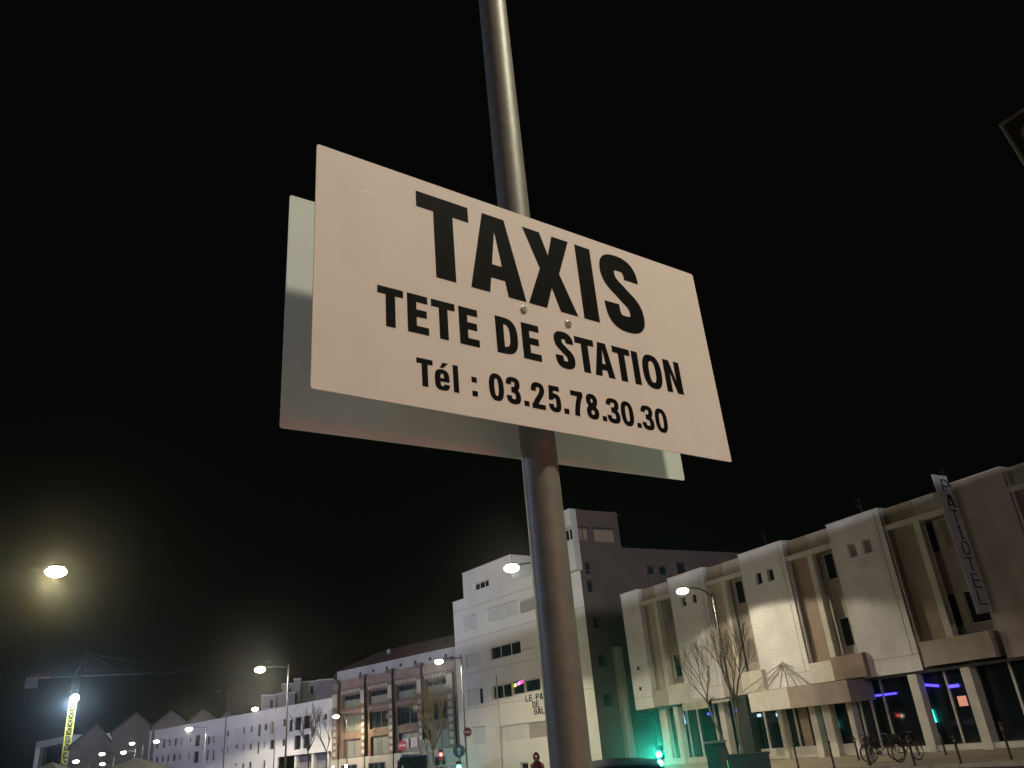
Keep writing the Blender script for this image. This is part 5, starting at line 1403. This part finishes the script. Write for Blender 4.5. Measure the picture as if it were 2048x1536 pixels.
# signal showing red behind the photographer
rp = Vector((3.5, -2.2, 1.88))
g = empty('traffic_light', (rp.x, rp.y - .15, 0), 'low traffic light showing red behind the photographer', 'traffic light')
MB().tube([(rp.x, rp.y - .15, 0), (rp.x, rp.y - .15, 2.15)], .05, 12).build('post', Mt['steel'], g)
hd = MB().box(rp.x - .13, rp.x + .13, rp.y - .10, rp.y + .0, rp.z - .55, rp.z + .2).build('signal_head', Mt['dark'], g, .02)
for k in range(3): MB().lathe([(.09, .002), (.06, .02), (.001, .028)], (rp.x, rp.y + .0, rp.z - .4 + .22 * k), 18, 'y').build('lens', Mt['e_red'] if k == 2 else Mt['dark'], hd)
lamp('red_signal_light', (rp.x - .03, rp.y + .08, rp.z + .02), 66, (1, .13, .11), None, None, .28)
# unseen bluish lamps left of the camera, added as fill for the violet shade
street_lamp('bluish forecourt lamp left of the photographer', Vector((-24, 4, 8.0)), (-25.5, 4), 8.2, lens='e_lampw', sz=.3, watts=3600, col=(.58, .64, 1), size=178)
street_lamp('bluish forecourt lamp far left of the photographer', Vector((-100, 30, 9.5)), (-101.5, 30), 9.7, lens='e_lampw', sz=.3, watts=225000, col=(.60, .62, 1), size=92, tilt=(.50, 1, .0), blend=.6)
street_lamp('forecourt lamp right of the photographer turned to the hotel', Vector((32, -5, 9.0)), (33.5, -5), 9.2, lens='e_lampw', sz=.3, watts=5200, col=(1, .86, .90), size=62, tilt=(-.36, 1, .0))  # fill spot added to lift the dark parts of the hotel
# unseen building added so its roof edge keeps the mast lamp off lower walls
st = empty('station_building', (0, -20, 0), 'low station building behind the photographer', 'building')
MB().box(-70, 30, -30, -20, 0, 12.2).build('wall', Mt['concrete'], st)
MB().box(-70.5, 30.5, -30.5, -19.5, 12.201, 12.8).build('roof', Mt['greyroof'], st)
ms = empty('floodlight_mast', (-20, -62, 0), 'tall floodlight mast behind the station building', 'mast')
MB().tube([(-20, -62, 0), (-20, -62, 14.2)], .15, 10, .1).build('pole', Mt['steel'], ms)
MB().box(-20.6, -19.4, -61.95, -61.6, 13.6, 14.4).build('floodlight', Mt['e_lampw'], ms)
lamp('mast_flood', (-20, -61.3, 14.0), 230000, (.93, .96, 1), 70, (-.12, 1, .0), .35, .3)

# ------------------------------------------------------------------ mist added to imitate lens glare round the lamps
mb = MB(); mb.box(-260, 160, -75, 330, -1.2, 45)
vm = bpy.data.materials.new('mist'); vm.use_nodes = True
nt = vm.node_tree; nt.nodes.clear()
ou = nt.nodes.new('ShaderNodeOutputMaterial'); pv = nt.nodes.new('ShaderNodeVolumePrincipled')
pv.inputs['Color'].default_value = (.9, .9, .9, 1); pv.inputs['Density'].default_value = GLARE_HAZE; pv.inputs['Anisotropy'].default_value = .955
nt.links.new(pv.outputs[0], ou.inputs['Volume'])
hz = mb.build('haze', vm); tag(hz, kind='stuff'); hz['label'] = 'thin night mist glowing round the street lamps'; hz['category'] = 'haze'
